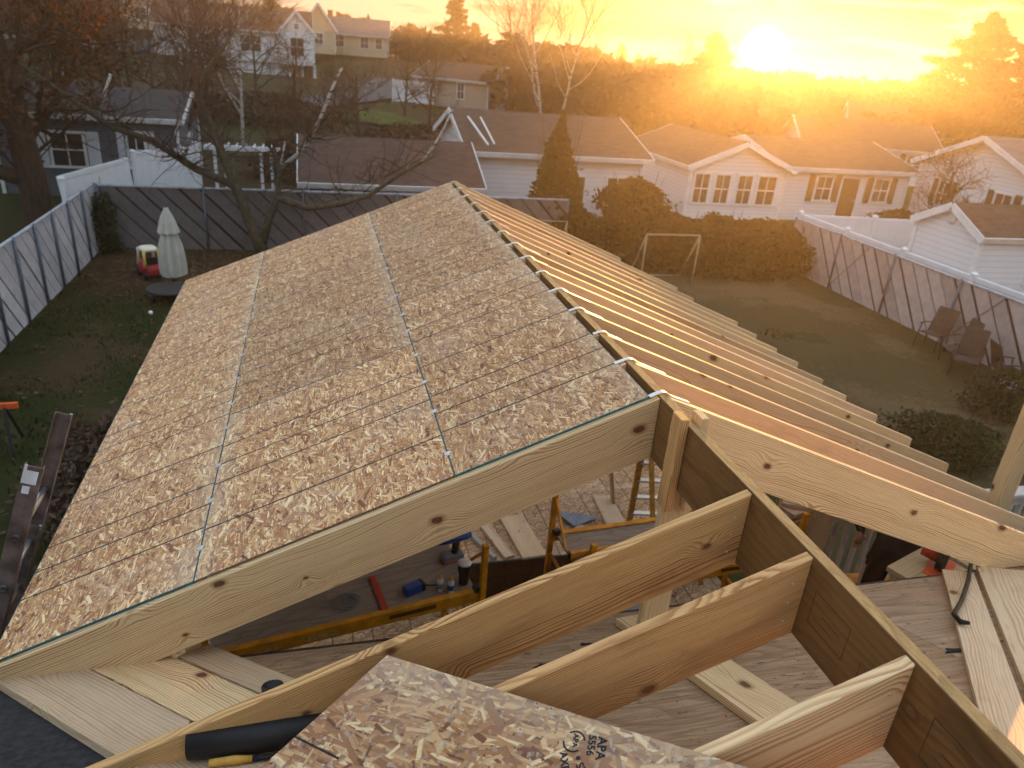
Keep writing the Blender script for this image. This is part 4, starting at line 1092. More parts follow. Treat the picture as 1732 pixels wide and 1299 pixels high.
for y, top, foot, flip in ((0.50, 4.60, 0.0, -1), (0.92, 4.66, 0.0, 1), (0.545, 4.0, 0.9, -1), (0.875, 4.0, 0.9, 1)):
    p0, p1, d, n_, mb, L = rail(y, top, foot)
    zz = Vector((0, flip, 0)); yy = zz.cross(d)
    put('rail', mb.mesh('rail', M['ladder_alu'], 0.002), exl, Matrix(((d.x, yy.x, zz.x, p0.x), (d.y, yy.y, zz.y, p0.y), (d.z, yy.z, zz.z, p0.z), (0, 0, 0, 1))))
    mb = MB(); mb.box((0, 0, 0.0045), (0.07, 0.05, 0.003)); mb.box((-0.07, 0.01, 0.0045), (0.04, 0.03, 0.003)); mb.box((0.015, 0.03, 0.0045), (0.1, 0.012, 0.003))
    q = p1 - d * 0.06; put('paint_splash', mb.mesh('paint_splash', M['paint_drip']), exl, Matrix(((d.x, yy.x, zz.x, q.x), (d.y, yy.y, zz.y, q.y), (d.z, yy.z, zz.z, q.z), (0, 0, 0, 1))))
d = (Vector((-2.80, 0, 4.22)) - Vector((-4.35, 0, 0))).normalized()
for i in range(1, 15):
    c_ = Vector((-4.35, 0, 0)) + d * (0.30 * i); mb = MB(); mb.tube([(c_.x, 0.485, c_.z), (c_.x, 0.935, c_.z)], 0.016, 10, cap=False); mb.tube([(c_.x, 0.49, c_.z), (c_.x, 0.93, c_.z)], 0.012, 10, cap=False)
    put('rung', mb.mesh('rung', M['alu']), exl)

# ------------------------------------------------------------------ yard things
M['sling'] = plain('brown_sling', (0.060, 0.042, 0.032), 0.85, var=0.3, scale=8); M['chair_frame'] = plain('dark_frame', (0.032, 0.028, 0.028), 0.6, var=0.25)
# sawhorse with an orange beam
sh = empty('sawhorse', (-6.6, 8.72, 0.0), R(4), 'sawhorse with an orange top beam on the lawn at the left edge', 'sawhorse'); T = wm(sh)
mb = MB(); mb.box((0, 0, 0.0), (1.2, 0.05, 0.10)); put('beam', mb.mesh('beam', M['orange'], 0.006), sh, T @ Matrix.Translation((0.0, 0, 0.72)))
for x in (-0.45, 0.42):
    for s_ in (-1, 1):
        stick('leg', T @ Vector((x, s_ * 0.02, 0.70)), T @ Vector((x + 0.06 * (1 if x > 0 else -1), s_ * 0.30, 0.02)), 0.045, 0.03, M['black'], sh)
# closed parasol
par = empty('parasol', (-5.06, 16.8, 0.0), 0, 'closed cream garden parasol standing on the lawn', 'parasol')
M['canvas'] = plain('cream_canvas', (0.44, 0.42, 0.365), 0.85, var=0.1, scale=5)
def pleated(prof, k, amp, n=48):
    vs, fs = [], []
    for r_, z in prof:
        for i in range(n):
            a = 2 * math.pi * i / n; rr_ = r_ * (1 + amp * math.cos(k * a) + 0.05 * math.sin(3 * a + z * 2)); vs.append((rr_ * math.cos(a), rr_ * math.sin(a), z + 0.03 * math.cos(k * a) * (1 if z < 0.8 else 0)))
    for j in range(len(prof) - 1):
        for i in range(n): fs.append((j * n + i, j * n + (i + 1) % n, (j + 1) * n + (i + 1) % n, (j + 1) * n + i))
    return vs, fs
v_, f_ = pleated([(0.27, 0.42), (0.275, 0.6), (0.26, 0.9), (0.23, 1.2), (0.17, 1.42), (0.15, 1.52)], 8, 0.22); link('canopy', rawmesh('canopy', v_, f_, M['canvas'], True), par)
v_, f_ = pleated([(0.235, 1.50), (0.19, 1.70), (0.13, 1.90), (0.055, 2.06), (0.05, 2.10), (0.01, 2.11)], 8, 0.14); link('canopy_cap', rawmesh('canopy_cap', v_, f_, M['canvas'], True), par)
mb = MB(); mb.tube([(0, 0, 0), (0, 0, 2.14)], 0.024, 10); mb.build('pole', M['black_metal'], par)
mb = MB(); mb.lathe([(0.26, 0.03), (0.27, 0.06), (0.22, 0.10), (0.05, 0.13), (0.04, 0.30)], 20); mb.build('base', M['black'], par)
# low dark round table tipped at its foot
tt = empty('round_table', (-5.02, 15.95, 0.0), 0, 'dark low round table at the foot of the parasol', 'table')
mb = MB(); mb.lathe([(0.50, 0.30), (0.54, 0.31), (0.54, 0.34), (0.50, 0.35)], 28); mb.build('tabletop', M['chair_frame'], tt)
for a in (0.6, 2.2, 3.75, 5.3):
    mb = MB(); mb.tube([(0.36 * math.cos(a), 0.36 * math.sin(a), 0.31), (0.43 * math.cos(a), 0.43 * math.sin(a), 0.02)], 0.022, 8); mb.build('leg', M['black'], tt)
# toy car
M['toy_red'] = plain('toy_red', (0.36, 0.022, 0.035), 0.5, var=0.12); M['toy_cream'] = plain('toy_cream', (0.72, 0.66, 0.52), 0.5, var=0.08); M['toy_yellow'] = plain('toy_yellow', (0.62, 0.42, 0.10), 0.5, var=0.1)
tc = empty('toy_car', (-5.84, 17.95, 0.0), R(-62), 'red ride-on toy car with a cream roof by the parasol', 'toy car')
def superbox(mb, c, d, e=4.0, nu=20, nv=10):
    vs, fs = [], []
    sg = lambda v, p: math.copysign(abs(v) ** p, v)
    for j in range(nv + 1):
        ph = -math.pi / 2 + math.pi * j / nv
        for i in range(nu):
            th = 2 * math.pi * i / nu; p = 2.0 / e
            vs.append((c[0] + d[0] / 2 * sg(math.cos(ph), p) * sg(math.cos(th), p), c[1] + d[1] / 2 * sg(math.cos(ph), p) * sg(math.sin(th), p), c[2] + d[2] / 2 * sg(math.sin(ph), p)))
    for j in range(nv):
        for i in range(nu): fs.append((j * nu + i, j * nu + (i + 1) % nu, (j + 1) * nu + (i + 1) % nu, (j + 1) * nu + i))
    mb._add(vs, fs, None, 0, True); return mb
mb = MB(); superbox(mb, (0, 0, 0.26), (0.76, 0.44, 0.30), 4.5); superbox(mb, (-0.27, 0, 0.34), (0.30, 0.40, 0.18), 4); mb.build('body', M['toy_red'], tc)
mb = MB(); superbox(mb, (0.06, 0, 0.80), (0.50, 0.42, 0.13), 3.2); mb.build('roof', M['toy_cream'], tc)
for sx, sy in ((-1, -1), (-1, 1), (1, -1), (1, 1)):
    mb = MB(); mb.tube([(0.06 + sx * 0.27, sy * 0.19, 0.36), (0.06 + sx * 0.24, sy * 0.185, 0.6), (0.06 + sx * 0.20, sy * 0.175, 0.80)], [0.05, 0.035, 0.045], 10); mb.build('pillar', M['toy_cream'] if sx < 0 else M['toy_yellow'], tc)
    mb = MB(); mb.tube([(sx * 0.25, sy * 0.17, 0.10), (sx * 0.25, sy * 0.24, 0.10)], 0.10, 14); mb.build('wheel', M['black'], tc)
mb = MB(); superbox(mb, (0.10, 0, 0.40), (0.24, 0.30, 0.10), 4); superbox(mb, (0.2, 0, 0.5), (0.07, 0.30, 0.2), 4); mb.build('seat', M['black'], tc)
mb = MB(); superbox(mb, (-5.30, 14.9, 0.07), (0.10, 0.10, 0.10), 2, 14, 8); tag(mb.build('ball', M['white_paint']), 'small white ball on the grass beside the strand board roof', 'ball')
# pipe goal frames by the hedge
def goal(x0, x1, y, h, dp, label, mat, r_=0.025):
    root = empty('goal_frame', ((x0 + x1) / 2, y, 0), 0, label, 'goal', 'play goals by the hedge'); 
    for nm, a, b_ in (('upright', (x0, y, 0), (x0, y, h)), ('upright', (x1, y, 0), (x1, y, h)), ('crossbar', (x0, y, h), (x1, y, h)), ('ground_bar', (x0, y + dp, 0.03), (x1, y + dp, 0.03)), ('back_stay', (x0, y, h), (x0, y + dp, 0.03)), ('back_stay', (x1, y, h), (x1, y + dp, 0.03))):
        mb = MB(); mb.tube([a, b_], r_, 8); put(nm, mb.mesh(nm, mat), root)
    return root
M['goal'] = plain('yellowed_pipe', (0.30, 0.235, 0.14), 0.5, var=0.15)
goal(8.0, 9.75, 17.4, 1.55, 0.9, 'larger pale pipe goal frame standing in front of the hedge', M['goal'], 0.03)
goal(5.05, 6.15, 19.4, 1.45, 0.8, 'smaller thin goal frame just past the last rafter tails', M['goal'], 0.02)
# folded garden chairs against the right fence
def chair(loc, rz, tilt, label, fab):
    root = empty('garden_chair', loc, rz, label, 'chair', 'garden chairs by the right fence'); T = wm(root) @ Matrix.Rotation(tilt, 4, 'Y')
    for s_ in (-1, 1):
        for nm, pts in (('leg', [(-0.26, s_ * 0.27, 0.0), (-0.24, s_ * 0.27, 0.42), (-0.20, s_ * 0.27, 0.62)]), ('leg', [(0.30, s_ * 0.27, 0.0), (0.22, s_ * 0.27, 0.40)]), ('armrest', [(-0.26, s_ * 0.28, 0.62), (0.1, s_ * 0.29, 0.64), (0.27, s_ * 0.28, 0.62)]), ('back_post', [(0.20, s_ * 0.25, 0.38), (0.30, s_ * 0.25, 0.75), (0.40, s_ * 0.25, 1.05)])):
            mb = MB(); mb.tube(pts, 0.017, 7); put(nm, mb.mesh(nm, M['chair_frame']), root, T)
    mb = MB(); mb.box((-0.02, 0, 0.41), (0.50, 0.50, 0.03)); put('seat', mb.mesh('seat', fab, 0.01), root, T)
    mb = MB(); mb.span((0.20, 0, 0.43), (0.41, 0, 1.07), 0.50, 0.025, up=(1, 0, 0)); put('backrest', mb.mesh('backrest', fab, 0.008), root, T)
    return root
chair((13.6, 11.7, 0.05), R(20), 0.10, 'brown garden chair farthest left in the group by the right fence', M['sling'])
chair((13.55, 10.75, 0.05), R(-15), -0.15, 'tall tilted brown garden chair in the middle of the group by the right fence', M['sling'])
chair((13.1, 10.05, 0.05), R(40), 0.0, 'brown garden chair in front of the tilted one by the right fence', M['sling'])
chair((13.55, 9.35, 0.05), R(160), 0.05, 'brown garden chair nearest the tall post at the right fence', M['sling'])
sb = empty('storage_box', (12.9, 8.75, 0.02), R(12), 'dark box with a pale lid in front of the garden chairs', 'box')
mb = MB(); mb.box((0, 0, 0.2), (0.7, 0.45, 0.40)); mb.build('box_body', M['chair_frame'], sb, bevel=0.02); mb = MB(); mb.box((0, 0, 0.42), (0.74, 0.48, 0.05)); mb.build('lid', M['grey_plastic'], sb, bevel=0.01)
# ------------------------------------------------------------------ houses
def siding(name, col, course=0.17, depth=0.75):
    m, t, b = new_mat(name)
    co = t.n('ShaderNodeTexCoord').outputs['Object']; z = t.sep(co)[2]
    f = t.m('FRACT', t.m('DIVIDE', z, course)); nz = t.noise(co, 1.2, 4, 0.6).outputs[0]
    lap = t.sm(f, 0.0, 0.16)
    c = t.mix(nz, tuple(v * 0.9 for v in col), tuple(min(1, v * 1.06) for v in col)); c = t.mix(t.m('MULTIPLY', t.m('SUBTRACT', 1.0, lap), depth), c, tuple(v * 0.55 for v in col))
    setc(t, b, c, None, t.m('SUBTRACT', 1.0, f), 0.5, 0.015); b.inputs['Roughness'].default_value = 0.6
    return m


def shingle(name, col):
    m, t, b = new_mat(name)
    co = t.n('ShaderNodeTexCoord').outputs['Object']
    br = t.voro(t.map(co, scale=(3.2, 6.5, 6.5)), 1.0).outputs['Color']; n = t.noise(co, 0.8, 4, 0.6).outputs[0]; g = t.noise(co, 40, 2).outputs[0]
    c = t.mix(t.sepc(br)[0], tuple(v * 0.75 for v in col), tuple(v * 1.25 for v in col)); c = t.mix(t.m('MULTIPLY', n, 0.4), c, tuple(v * 0.6 for v in col))
    setc(t, b, c, None, g, 0.4, 0.01); b.inputs['Roughness'].default_value = 0.9
    return m


SD = {'white': siding('white_siding', (0.76, 0.77, 0.80)), 'beige': siding('beige_siding', (0.42, 0.36, 0.29)), 'grey': siding('slate_blue_siding', (0.105, 0.125, 0.155)), 'tan': siding('tan_siding', (0.30, 0.265, 0.235)),
      'yellow': siding('cream_siding', (0.62, 0.50, 0.32)), 'brownish': siding('brown_siding_house', (0.20, 0.155, 0.125))}
RF = {'brown': shingle('brown_shingles', (0.085, 0.052, 0.038)), 'dark': shingle('charcoal_shingles', (0.055, 0.050, 0.052)), 'grey': shingle('grey_shingles', (0.14, 0.13, 0.135)), 'red': shingle('russet_shingles', (0.080, 0.046, 0.036)), 'metal': plain('pale_metal_roof', (0.42, 0.43, 0.45), 0.4, metal=0.3)}
M['glass'] = plain('window_glass', (0.030, 0.034, 0.042), 0.12, var=0.3, scale=1.5, spec=0.6)
M['shutter'] = plain('dark_shutter', (0.055, 0.040, 0.032), 0.7, var=0.2); M['shutter_white'] = plain('white_shutter', (0.66, 0.68, 0.74), 0.6, var=0.06); M['door'] = plain('brown_door', (0.10, 0.055, 0.035), 0.5, var=0.2)
M['chimney'] = plain('chimney_brick', (0.20, 0.09, 0.06), 0.85, var=0.35, scale=14)


def house(name, label, cat, c, rz, w, d, h, rise, wall, roofm, over=0.35, wins=(), door=None, trim='white_paint', base=0.0, chimney=None, gable_vent=False, shut='shutter', garage=None):
    """ridge along local X; w along X, d along Y; wins: (face, u, z0, ww, wh, shutters)"""
    root = empty(name, c, rz, label, cat); T = wm(root)
    mb = MB(); hw, hd = w / 2, d / 2
    pent = [(-hd, base), (hd, base), (hd, h), (0, h + rise), (-hd, h)]
    vs = [(-hw, p[0], p[1]) for p in pent] + [(hw, p[0], p[1]) for p in pent]
    mb._add(vs, [(0, 4, 3, 2, 1), (5, 6, 7, 8, 9), (0, 1, 6, 5), (1, 2, 7, 6), (2, 3, 8, 7), (3, 4, 9, 8), (4, 0, 5, 9)])
    put('wall', mb.mesh('wall', SD[wall]), root, T)
    sl = math.atan2(rise, hd); L = (hd + over) / math.cos(sl); th = 0.12
    for s_ in (-1, 1):
        Mx = T @ Matrix.Translation((0, 0, h + rise + 0.03)) @ Matrix.Rotation(s_ * -sl, 4, 'X')
        mb = MB(); mb.box((0, s_ * (L / 2 + 0.004), th / 2), (w + 2 * over, L - 0.008, th)); rfo = put('roof', mb.mesh('roof', RF[roofm]), root, Mx)
        mb = MB(); mb.box((0, s_ * (L + 0.015), th / 2 - 0.03), (w + 2 * over, 0.03, th + 0.06)); put('eave_trim', mb.mesh('eave_trim', M[trim]), root, Mx)
        for e in (-1, 1):
            mb = MB(); mb.box((e * (hw + over + 0.016), s_ * L / 2, th / 2 - 0.05), (0.03, L, th + 0.1)); put('rake_trim', mb.mesh('rake_trim', M[trim]), root, Mx)
    for e in (-1, 1):
        for s_ in (-1, 1):
            mb = MB(); mb.box((e * (hw + 0.005), s_ * (hd + 0.005), (h + base) / 2), (0.11, 0.11, h - base - 0.02)); put('corner_trim', mb.mesh('corner_trim', M[trim]), root, T)
    faces = {'f': (Matrix.Rotation(0, 4, 'Z'), hd), 'b': (Matrix.Rotation(math.pi, 4, 'Z'), hd), 'l': (Matrix.Rotation(-math.pi / 2, 4, 'Z'), hw), 'r': (Matrix.Rotation(math.pi / 2, 4, 'Z'), hw)}
    for fc, u, z0, ww, wh, sh_ in wins:
        Rz, off = faces[fc]; Mf = T @ Rz @ Matrix.Translation((u, -off, z0 + wh / 2))
        mb = MB()
        for x, z, a, b_ in ((0, wh / 2, ww + 0.18, 0.09), (0, -wh / 2, ww + 0.22, 0.09), (-ww / 2, 0, 0.09, wh), (ww / 2, 0, 0.09, wh), (0, 0, ww, 0.045), (0, 0, 0.035, wh)):
            mb.box((x, -0.03 - 0.0005 * abs(x), z), (a, 0.06, b_))
        fr = put('window', mb.mesh('window', M['white_paint']), root, Mf)
        mb = MB(); mb.box((0, -0.012, 0), (ww, 0.016, wh)); put('pane', mb.mesh('pane', M['glass']), fr, Mf)
        if sh_:
            for s_ in (-1, 1):
                mb = MB(); sw = ww * 0.36; mb.box((s_ * (ww / 2 + 0.09 + sw / 2), -0.025, 0), (sw, 0.04, wh + 0.1)); 
                for k in range(6): mb.box((s_ * (ww / 2 + 0.09 + sw / 2), -0.05, -wh / 2 + wh * (k + 0.5) / 6), (sw * 0.75, 0.012, wh / 6 * 0.5))
                put('shutter', mb.mesh('shutter', M[shut]), root, Mf)
    if door:
        fc, u, ww, wh = door; Rz, off = faces[fc]; Mf = T @ Rz @ Matrix.Translation((u, -off, base + wh / 2 + 0.05))
        mb = MB(); mb.box((0, -0.02, 0), (ww, 0.04, wh)); dd = put('door', mb.mesh('door', M['door'], 0.004), root, Mf)
        mb = MB(); mb.box((ww / 2 - 0.1, -0.055, 0), (0.04, 0.03, 0.12)); put('handle', mb.mesh('handle', M['galv']), dd, Mf)
        mb = MB()
        for x, z, a, b_ in ((0, wh / 2 + 0.05, ww + 0.24, 0.1), (-ww / 2 - 0.06, 0, 0.1, wh), (ww / 2 + 0.06, 0, 0.1, wh)): mb.box((x, -0.03, z), (a, 0.06, b_))
        put('door_frame', mb.mesh('door_frame', M['white_paint']), root, Mf)
    if garage:
        fc, u, ww, wh = garage; Rz, off = faces[fc]; Mf = T @ Rz @ Matrix.Translation((u, -off, base + wh / 2))
        for k in range(4):
            mb = MB(); mb.box((0, -0.03, -wh / 2 + wh * (k + 0.5) / 4), (ww, 0.04, wh / 4 - 0.02)); put('garage_door_panel', mb.mesh('garage_door_panel', M['white_paint'], 0.006), root, Mf)
    if chimney:
        x, y, hh = chimney; mb = MB(); mb.box((x, y, h + rise * 0.6 + hh / 2), (0.6, 0.6, rise * 0.4 + hh + 0.4)); mb.box((x, y, h + rise * 0.8 + hh + 0.25), (0.7, 0.7, 0.1)); put('chimney', mb.mesh('chimney', M['chimney']), root, T)
    if gable_vent:
        for e in (-1, 1):
            mb = MB(); mb.tube([(e * (hw + 0.0), 0, h + rise * 0.45), (e * (hw + 0.03), 0, h + rise * 0.45)], 0.16, 16); put('gable_vent', mb.mesh('gable_vent', M['white_paint']), root, T)
    return root


# house straight behind the back fence: white, garage wall to the front, gable to the left
house('white_house', 'white house behind the back fence with a brown roof and narrow gable end at left', 'house', (7.4, 28.3, 0.0), 0, 6.6, 7.4, 2.80, 1.05, 'white', 'brown', 0.35,
      [('l', 1.5, 1.0, 0.8, 1.1, False), ('l', -1.2, 1.0, 0.8, 1.1, False), ('l', 0.0, 3.0, 0.5, 0.6, False), ('f', 2.4, 1.0, 0.9, 1.1, False)], door=('f', 0.6, 0.9, 2.0), gable_vent=False)
# white downpipe folded over that roof
dpw = empty('white_downpipes', (4.3, 25.0, 2.9), 0, 'two white pipes lying up the front edge of the white house roof', 'pipe')
stick('pipe', (4.55, 24.35, 3.08), (4.25, 26.9, 3.80), 0.06, 0.06, M['white_paint'], dpw); stick('pipe', (4.80, 24.45, 3.12), (4.75, 26.9, 3.80), 0.05, 0.05, M['white_paint'], dpw)
house('brown_garage', 'low dull garage with a wide brown roof directly behind the back fence', 'garage', (0.95, 24.5, 0.0), 0, 5.4, 5.2, 1.98, 1.0, 'brownish', 'red', 0.30, [('f', -1.5, 0.9, 0.8, 0.8, False)], garage=('f', 0.6, 2.6, 1.8))
house('slate_house', 'slate blue house with white trim behind the back left corner', 'house', (-9.3, 30.2, 0.15), 0, 5.9, 5.4, 2.85, 0.72, 'grey', 'dark', 0.25,
      [('f', 1.55, 1.15, 0.62, 1.25, True), ('f', -0.7, 1.1, 1.1, 1.2, True), ('r', 0.0, 1.0, 0.8, 1.1, False)], shut='shutter_white')
g = house('beige_garage', 'beige garage with a brown roof and white fence on the rise behind', 'garage', (11.9, 67.5, 1.35), R(-38), 7.0, 5.8, 2.35, 1.15, 'beige', 'brown', 0.35,
          [('f', -1.9, 0.8, 0.7, 1.3, False), ('f', 0.9, 0.8, 0.7, 1.3, False)], garage=('r', 0, 2.6, 2.1))
# white house on the hill: main block plus gabled bay, deck level on piers
house('hill_house', 'white house high on the left hillside with a gabled bay and dark windows', 'house', (-9.0, 86.0, 3.4), 0, 14.5, 7.5, 2.9, 2.0, 'white', 'red', 0.4,
      [('f', 1.6, 0.9, 2.0, 1.5, False), ('f', -2.5, 0.9, 1.2, 1.3, False)], chimney=(-3, 0, 0.8))
house('hill_house_bay', 'narrow white gabled bay in front of the hillside house', 'house bay', (-2.9, 81.6, 3.4), R(90), 2.6, 3.2, 3.0, 1.8, 'white', 'red', 0.25, [('l', 0, 0.8, 1.3, 1.7, False), ('l', 0, 3.25, 0.5, 0.5, False)])
pod = empty('hill_house_podium', (-8.0, 83.8, 1.0), 0, 'white lower storey wall with pale piers under the hillside house', 'wall')
mb = MB(); mb.box((-8.6, 84.1, 2.15), (11.5, 3.0, 2.4)); put('wall', mb.mesh('wall', SD['white']), pod)
for i in range(4):
    stick('pier', (-4.9 + i * 1.2, 81.3, 1.0), (-4.9 + i * 1.2, 81.3, 3.38), 0.3, 0.3, M['white_paint'], pod, up=(0, 1, 0))
house('cream_house', 'cream house catching the low sun beyond the hillside house', 'house', (3.6, 100.0, 4.35), R(-8), 8.2, 6.0, 2.4, 1.7, 'yellow', 'grey', 0.4, [('f', 1.5, 0.9, 1.0, 1.2, False), ('f', 3.2, 0.9, 0.8, 1.2, False), ('f', -1.6, 0.9, 1.4, 1.3, False), ('r', 0, 0.9, 1.2, 1.2, False)], chimney=(-2.8, 0.0, 0.8))
house('cream_house_wing', 'steep gabled cream wing at the left end of the cream house', 'house wing', (-0.7, 96.2, 4.35), R(90), 4.6, 3.7, 2.7, 2.5, 'yellow', 'grey', 0.3, [('l', 0, 1.0, 1.0, 1.2, False)])
house('upper_left_house', 'ochre house among the trees at the top left corner', 'house', (-18.0, 103.0, 5.4), R(10), 10, 7, 3.8, 2.0, 'yellow', 'brown', 0.4, [('f', -3, 1.0, 1.2, 1.3, False), ('f', 0, 1.0, 1.2, 1.3, False), ('f', 3, 1.0, 1.2, 1.3, False), ('f', 0, 2.9, 1.2, 1.0, False)])
house('small_far_house', 'small grey house far behind the cream house', 'house', (17.5, 106.0, 3.7), R(12), 8.5, 6, 2.3, 1.6, 'tan', 'grey', 0.3, [('f', -2, 0.9, 1.2, 1.2, False), ('f', 2, 0.9, 1.2, 1.2, False)])
house('far_white_house', 'tiny white house in the haze right of the bare trees', 'house', (30.0, 100.0, 0.8), R(-15), 9, 7, 2.5, 1.8, 'white', 'brown', 0.3, [('f', -2, 0.9, 1.2, 1.2, False), ('f', 1.8, 0.9, 1.2, 1.2, False)])
# houses on the right
house('porch_house', 'white house with a gabled sun porch below the sun', 'house', (16.5, 30.6, 0.0), R(90), 7.0, 4.7, 2.35, 0.95, 'white', 'brown', 0.3,
      [('l', -1.75, 0.75, 0.75, 1.3, False), ('l', -0.75, 0.75, 0.75, 1.3, False), ('l', 0.35, 0.75, 0.75, 1.3, False), ('l', 1.45, 0.75, 0.95, 1.3, False)])
house('porch_house_wing', 'long white wing with shuttered windows right of the sun porch', 'house wing', (22.3, 30.9, 0.0), 0, 6.6, 7.0, 2.42, 0.85, 'white', 'brown', 0.35, [('f', -1.2, 1.0, 0.85, 1.1, True), ('f', 1.9, 1.0, 0.85, 1.1, True)], door=('f', 0.2, 0.9, 2.0))
house('gable_house', 'white gabled house with dark shutters at the right edge', 'house', (32.0, 24.6, 0.0), 0, 10.5, 6.8, 2.95, 1.35, 'white', 'grey', 0.4,
      [('l', -1.7, 1.15, 0.7, 1.1, True), ('l', 1.6, 1.1, 0.9, 1.2, True), ('f', -3.6, 1.0, 0.9, 1.2, True), ('f', 0.2, 1.0, 0.9, 1.2, True)])
house('middle_house', 'hazy white house between the shuttered wing and the right gabled house', 'house', (36.5, 45.5, -0.2), R(-20), 9.0, 6.5, 2.3, 1.4, 'white', 'brown', 0.3, [('f', -2.6, 0.8, 1.0, 1.2, True), ('f', 0.4, 0.8, 1.0, 1.2, True), ('f', 3.0, 0.8, 1.0, 1.2, True)], garage=None)
house('garden_shed', 'small white shed with a brown roof beyond the right fence', 'shed', (18.9, 15.4, 0.0), 0, 4.2, 2.5, 2.38, 0.62, 'white', 'brown', 0.16, [('f', 0.35, 1.05, 0.85, 0.75, False)], gable_vent=True)
house('far_right_house', 'faint pale house in the haze under the right conifer', 'house', (57.0, 66.0, -0.3), R(-30), 10, 7, 2.6, 1.7, 'white', 'brown', 0.3, [('f', -2, 0.9, 1.2, 1.2, False), ('f', 2, 0.9, 1.2, 1.2, False)])
house('far_middle_house', 'faint pale house in the haze below the sun', 'house', (47.0, 84.0, -0.6), R(-25), 11, 7, 2.6, 1.8, 'white', 'brown', 0.3, [('f', -2, 0.9, 1.2, 1.2, False), ('f', 2, 0.9, 1.2, 1.2, False)])


def strip(name, pts, width, mat, label, lift=0.06):
    vs, fs = [], []
    fine = []
    for a, b_ in zip(pts[:-1], pts[1:]):
        for i in range(8): fine.append(Vector(a).lerp(Vector(b_), i / 8))
    fine.append(Vector(pts[-1]))
    for i, p in enumerate(fine):
        d = (fine[min(i + 1, len(fine) - 1)] - fine[max(i - 1, 0)]); n_ = Vector((-d.y, d.x)).normalized() * width / 2
        for k in (-1, -0.33, 0.33, 1):
            q = Vector((p.x, p.y)) + n_ * k; vs.append((q.x, q.y, HZ(q.x, q.y) + lift))
    for i in range(len(fine) - 1):
        for k in range(3): fs.append((i * 4 + k, i * 4 + k + 1, i * 4 + k + 5, i * 4 + k + 4))
    return tag(link(name, rawmesh(name, vs, fs, mat, True)), label, None, None, 'structure')
M['asphalt'] = plain('worn_asphalt', (0.085, 0.080, 0.085), 0.9, var=0.3, scale=2)
strip('road', [(-50, 88, 0), (-28, 91, 0), (-12, 92, 0)], 5.0, M['asphalt'], 'grey road on the hillside', 0.25)
strip('driveway', [(-9, 60, 0), (-2, 63, 0), (4, 72, 0), (7, 84, 0)], 4.2, M['asphalt'], 'grey driveway below the hillside house', 0.25)

M['green_patch'] = plain('green_grass_patch', (0.060, 0.082, 0.018), 0.95, var=0.35, scale=1.5, spec=0.1)
p0, p1 = at_d(610, 200, 55), at_d(690, 185, 60)
strip('grass_patch', [(p0.x, p0.y, 0), ((p0.x + p1.x) / 2, (p0.y + p1.y) / 2 + 1.0, 0), (p1.x, p1.y, 0)], 6.5, M['green_patch'], 'brighter green grass patch on the slope', 0.22)
# ------------------------------------------------------------------ trees and shrubs
def bark(name, c1, c2, sc=12, birch=False, lichen=None):
    m, t, b = new_mat(name)
    co = t.n('ShaderNodeTexCoord').outputs['Object']
    n = t.noise(t.map(co, scale=(1, 1, 0.25)), sc, 5, 0.7).outputs[0]; c = t.mix(t.sm(n, 0.3, 0.7), c1, c2)
    if birch:
        k = t.noise(t.map(co, scale=(0.7, 0.7, 3.2)), 4.0, 4, 0.65).outputs[0]; c = t.mix(t.sm(k, 0.52, 0.60), c, (0.035, 0.026, 0.022))
    if lichen:
        k = t.noise(co, 6.0, 4, 0.7).outputs[0]; c = t.mix(t.sm(k, 0.50, 0.60), c, lichen)
    setc(t, b, c, None, n, 0.6, 0.02); b.inputs['Roughness'].default_value = 0.92; b.inputs['Specular IOR Level'].default_value = 0.15
    return m


def leafmat(name, c1, c2, trans=0.0):
    m, t, b = new_mat(name)
    g = t.n('ShaderNodeNewGeometry').outputs['Random Per Island']; co = t.n('ShaderNodeTexCoord').outputs['Object']
    n = t.noise(co, 1.1, 3, 0.6).outputs[0]
    c = t.mix(t.m('ADD', t.m('MULTIPLY', g, 0.65), t.m('MULTIPLY', n, 0.35)), c1, c2)
    t.t.links.new(c, b.inputs['Base Color']); b.inputs['Roughness'].default_value = 0.8; b.inputs['Specular IOR Level'].default_value = 0.12
    if trans:
        out = [x for x in t.t.nodes if x.type == 'OUTPUT_MATERIAL'][0]
        tr = t.n('ShaderNodeBsdfTranslucent', {0: c}); mx = t.n('ShaderNodeMixShader', {0: trans}); t.t.links.new(b.outputs[0], mx.inputs[1]); t.t.links.new(tr.outputs[0], mx.inputs[2]); t.t.links.new(mx.outputs[0], out.inputs[0])
    return m


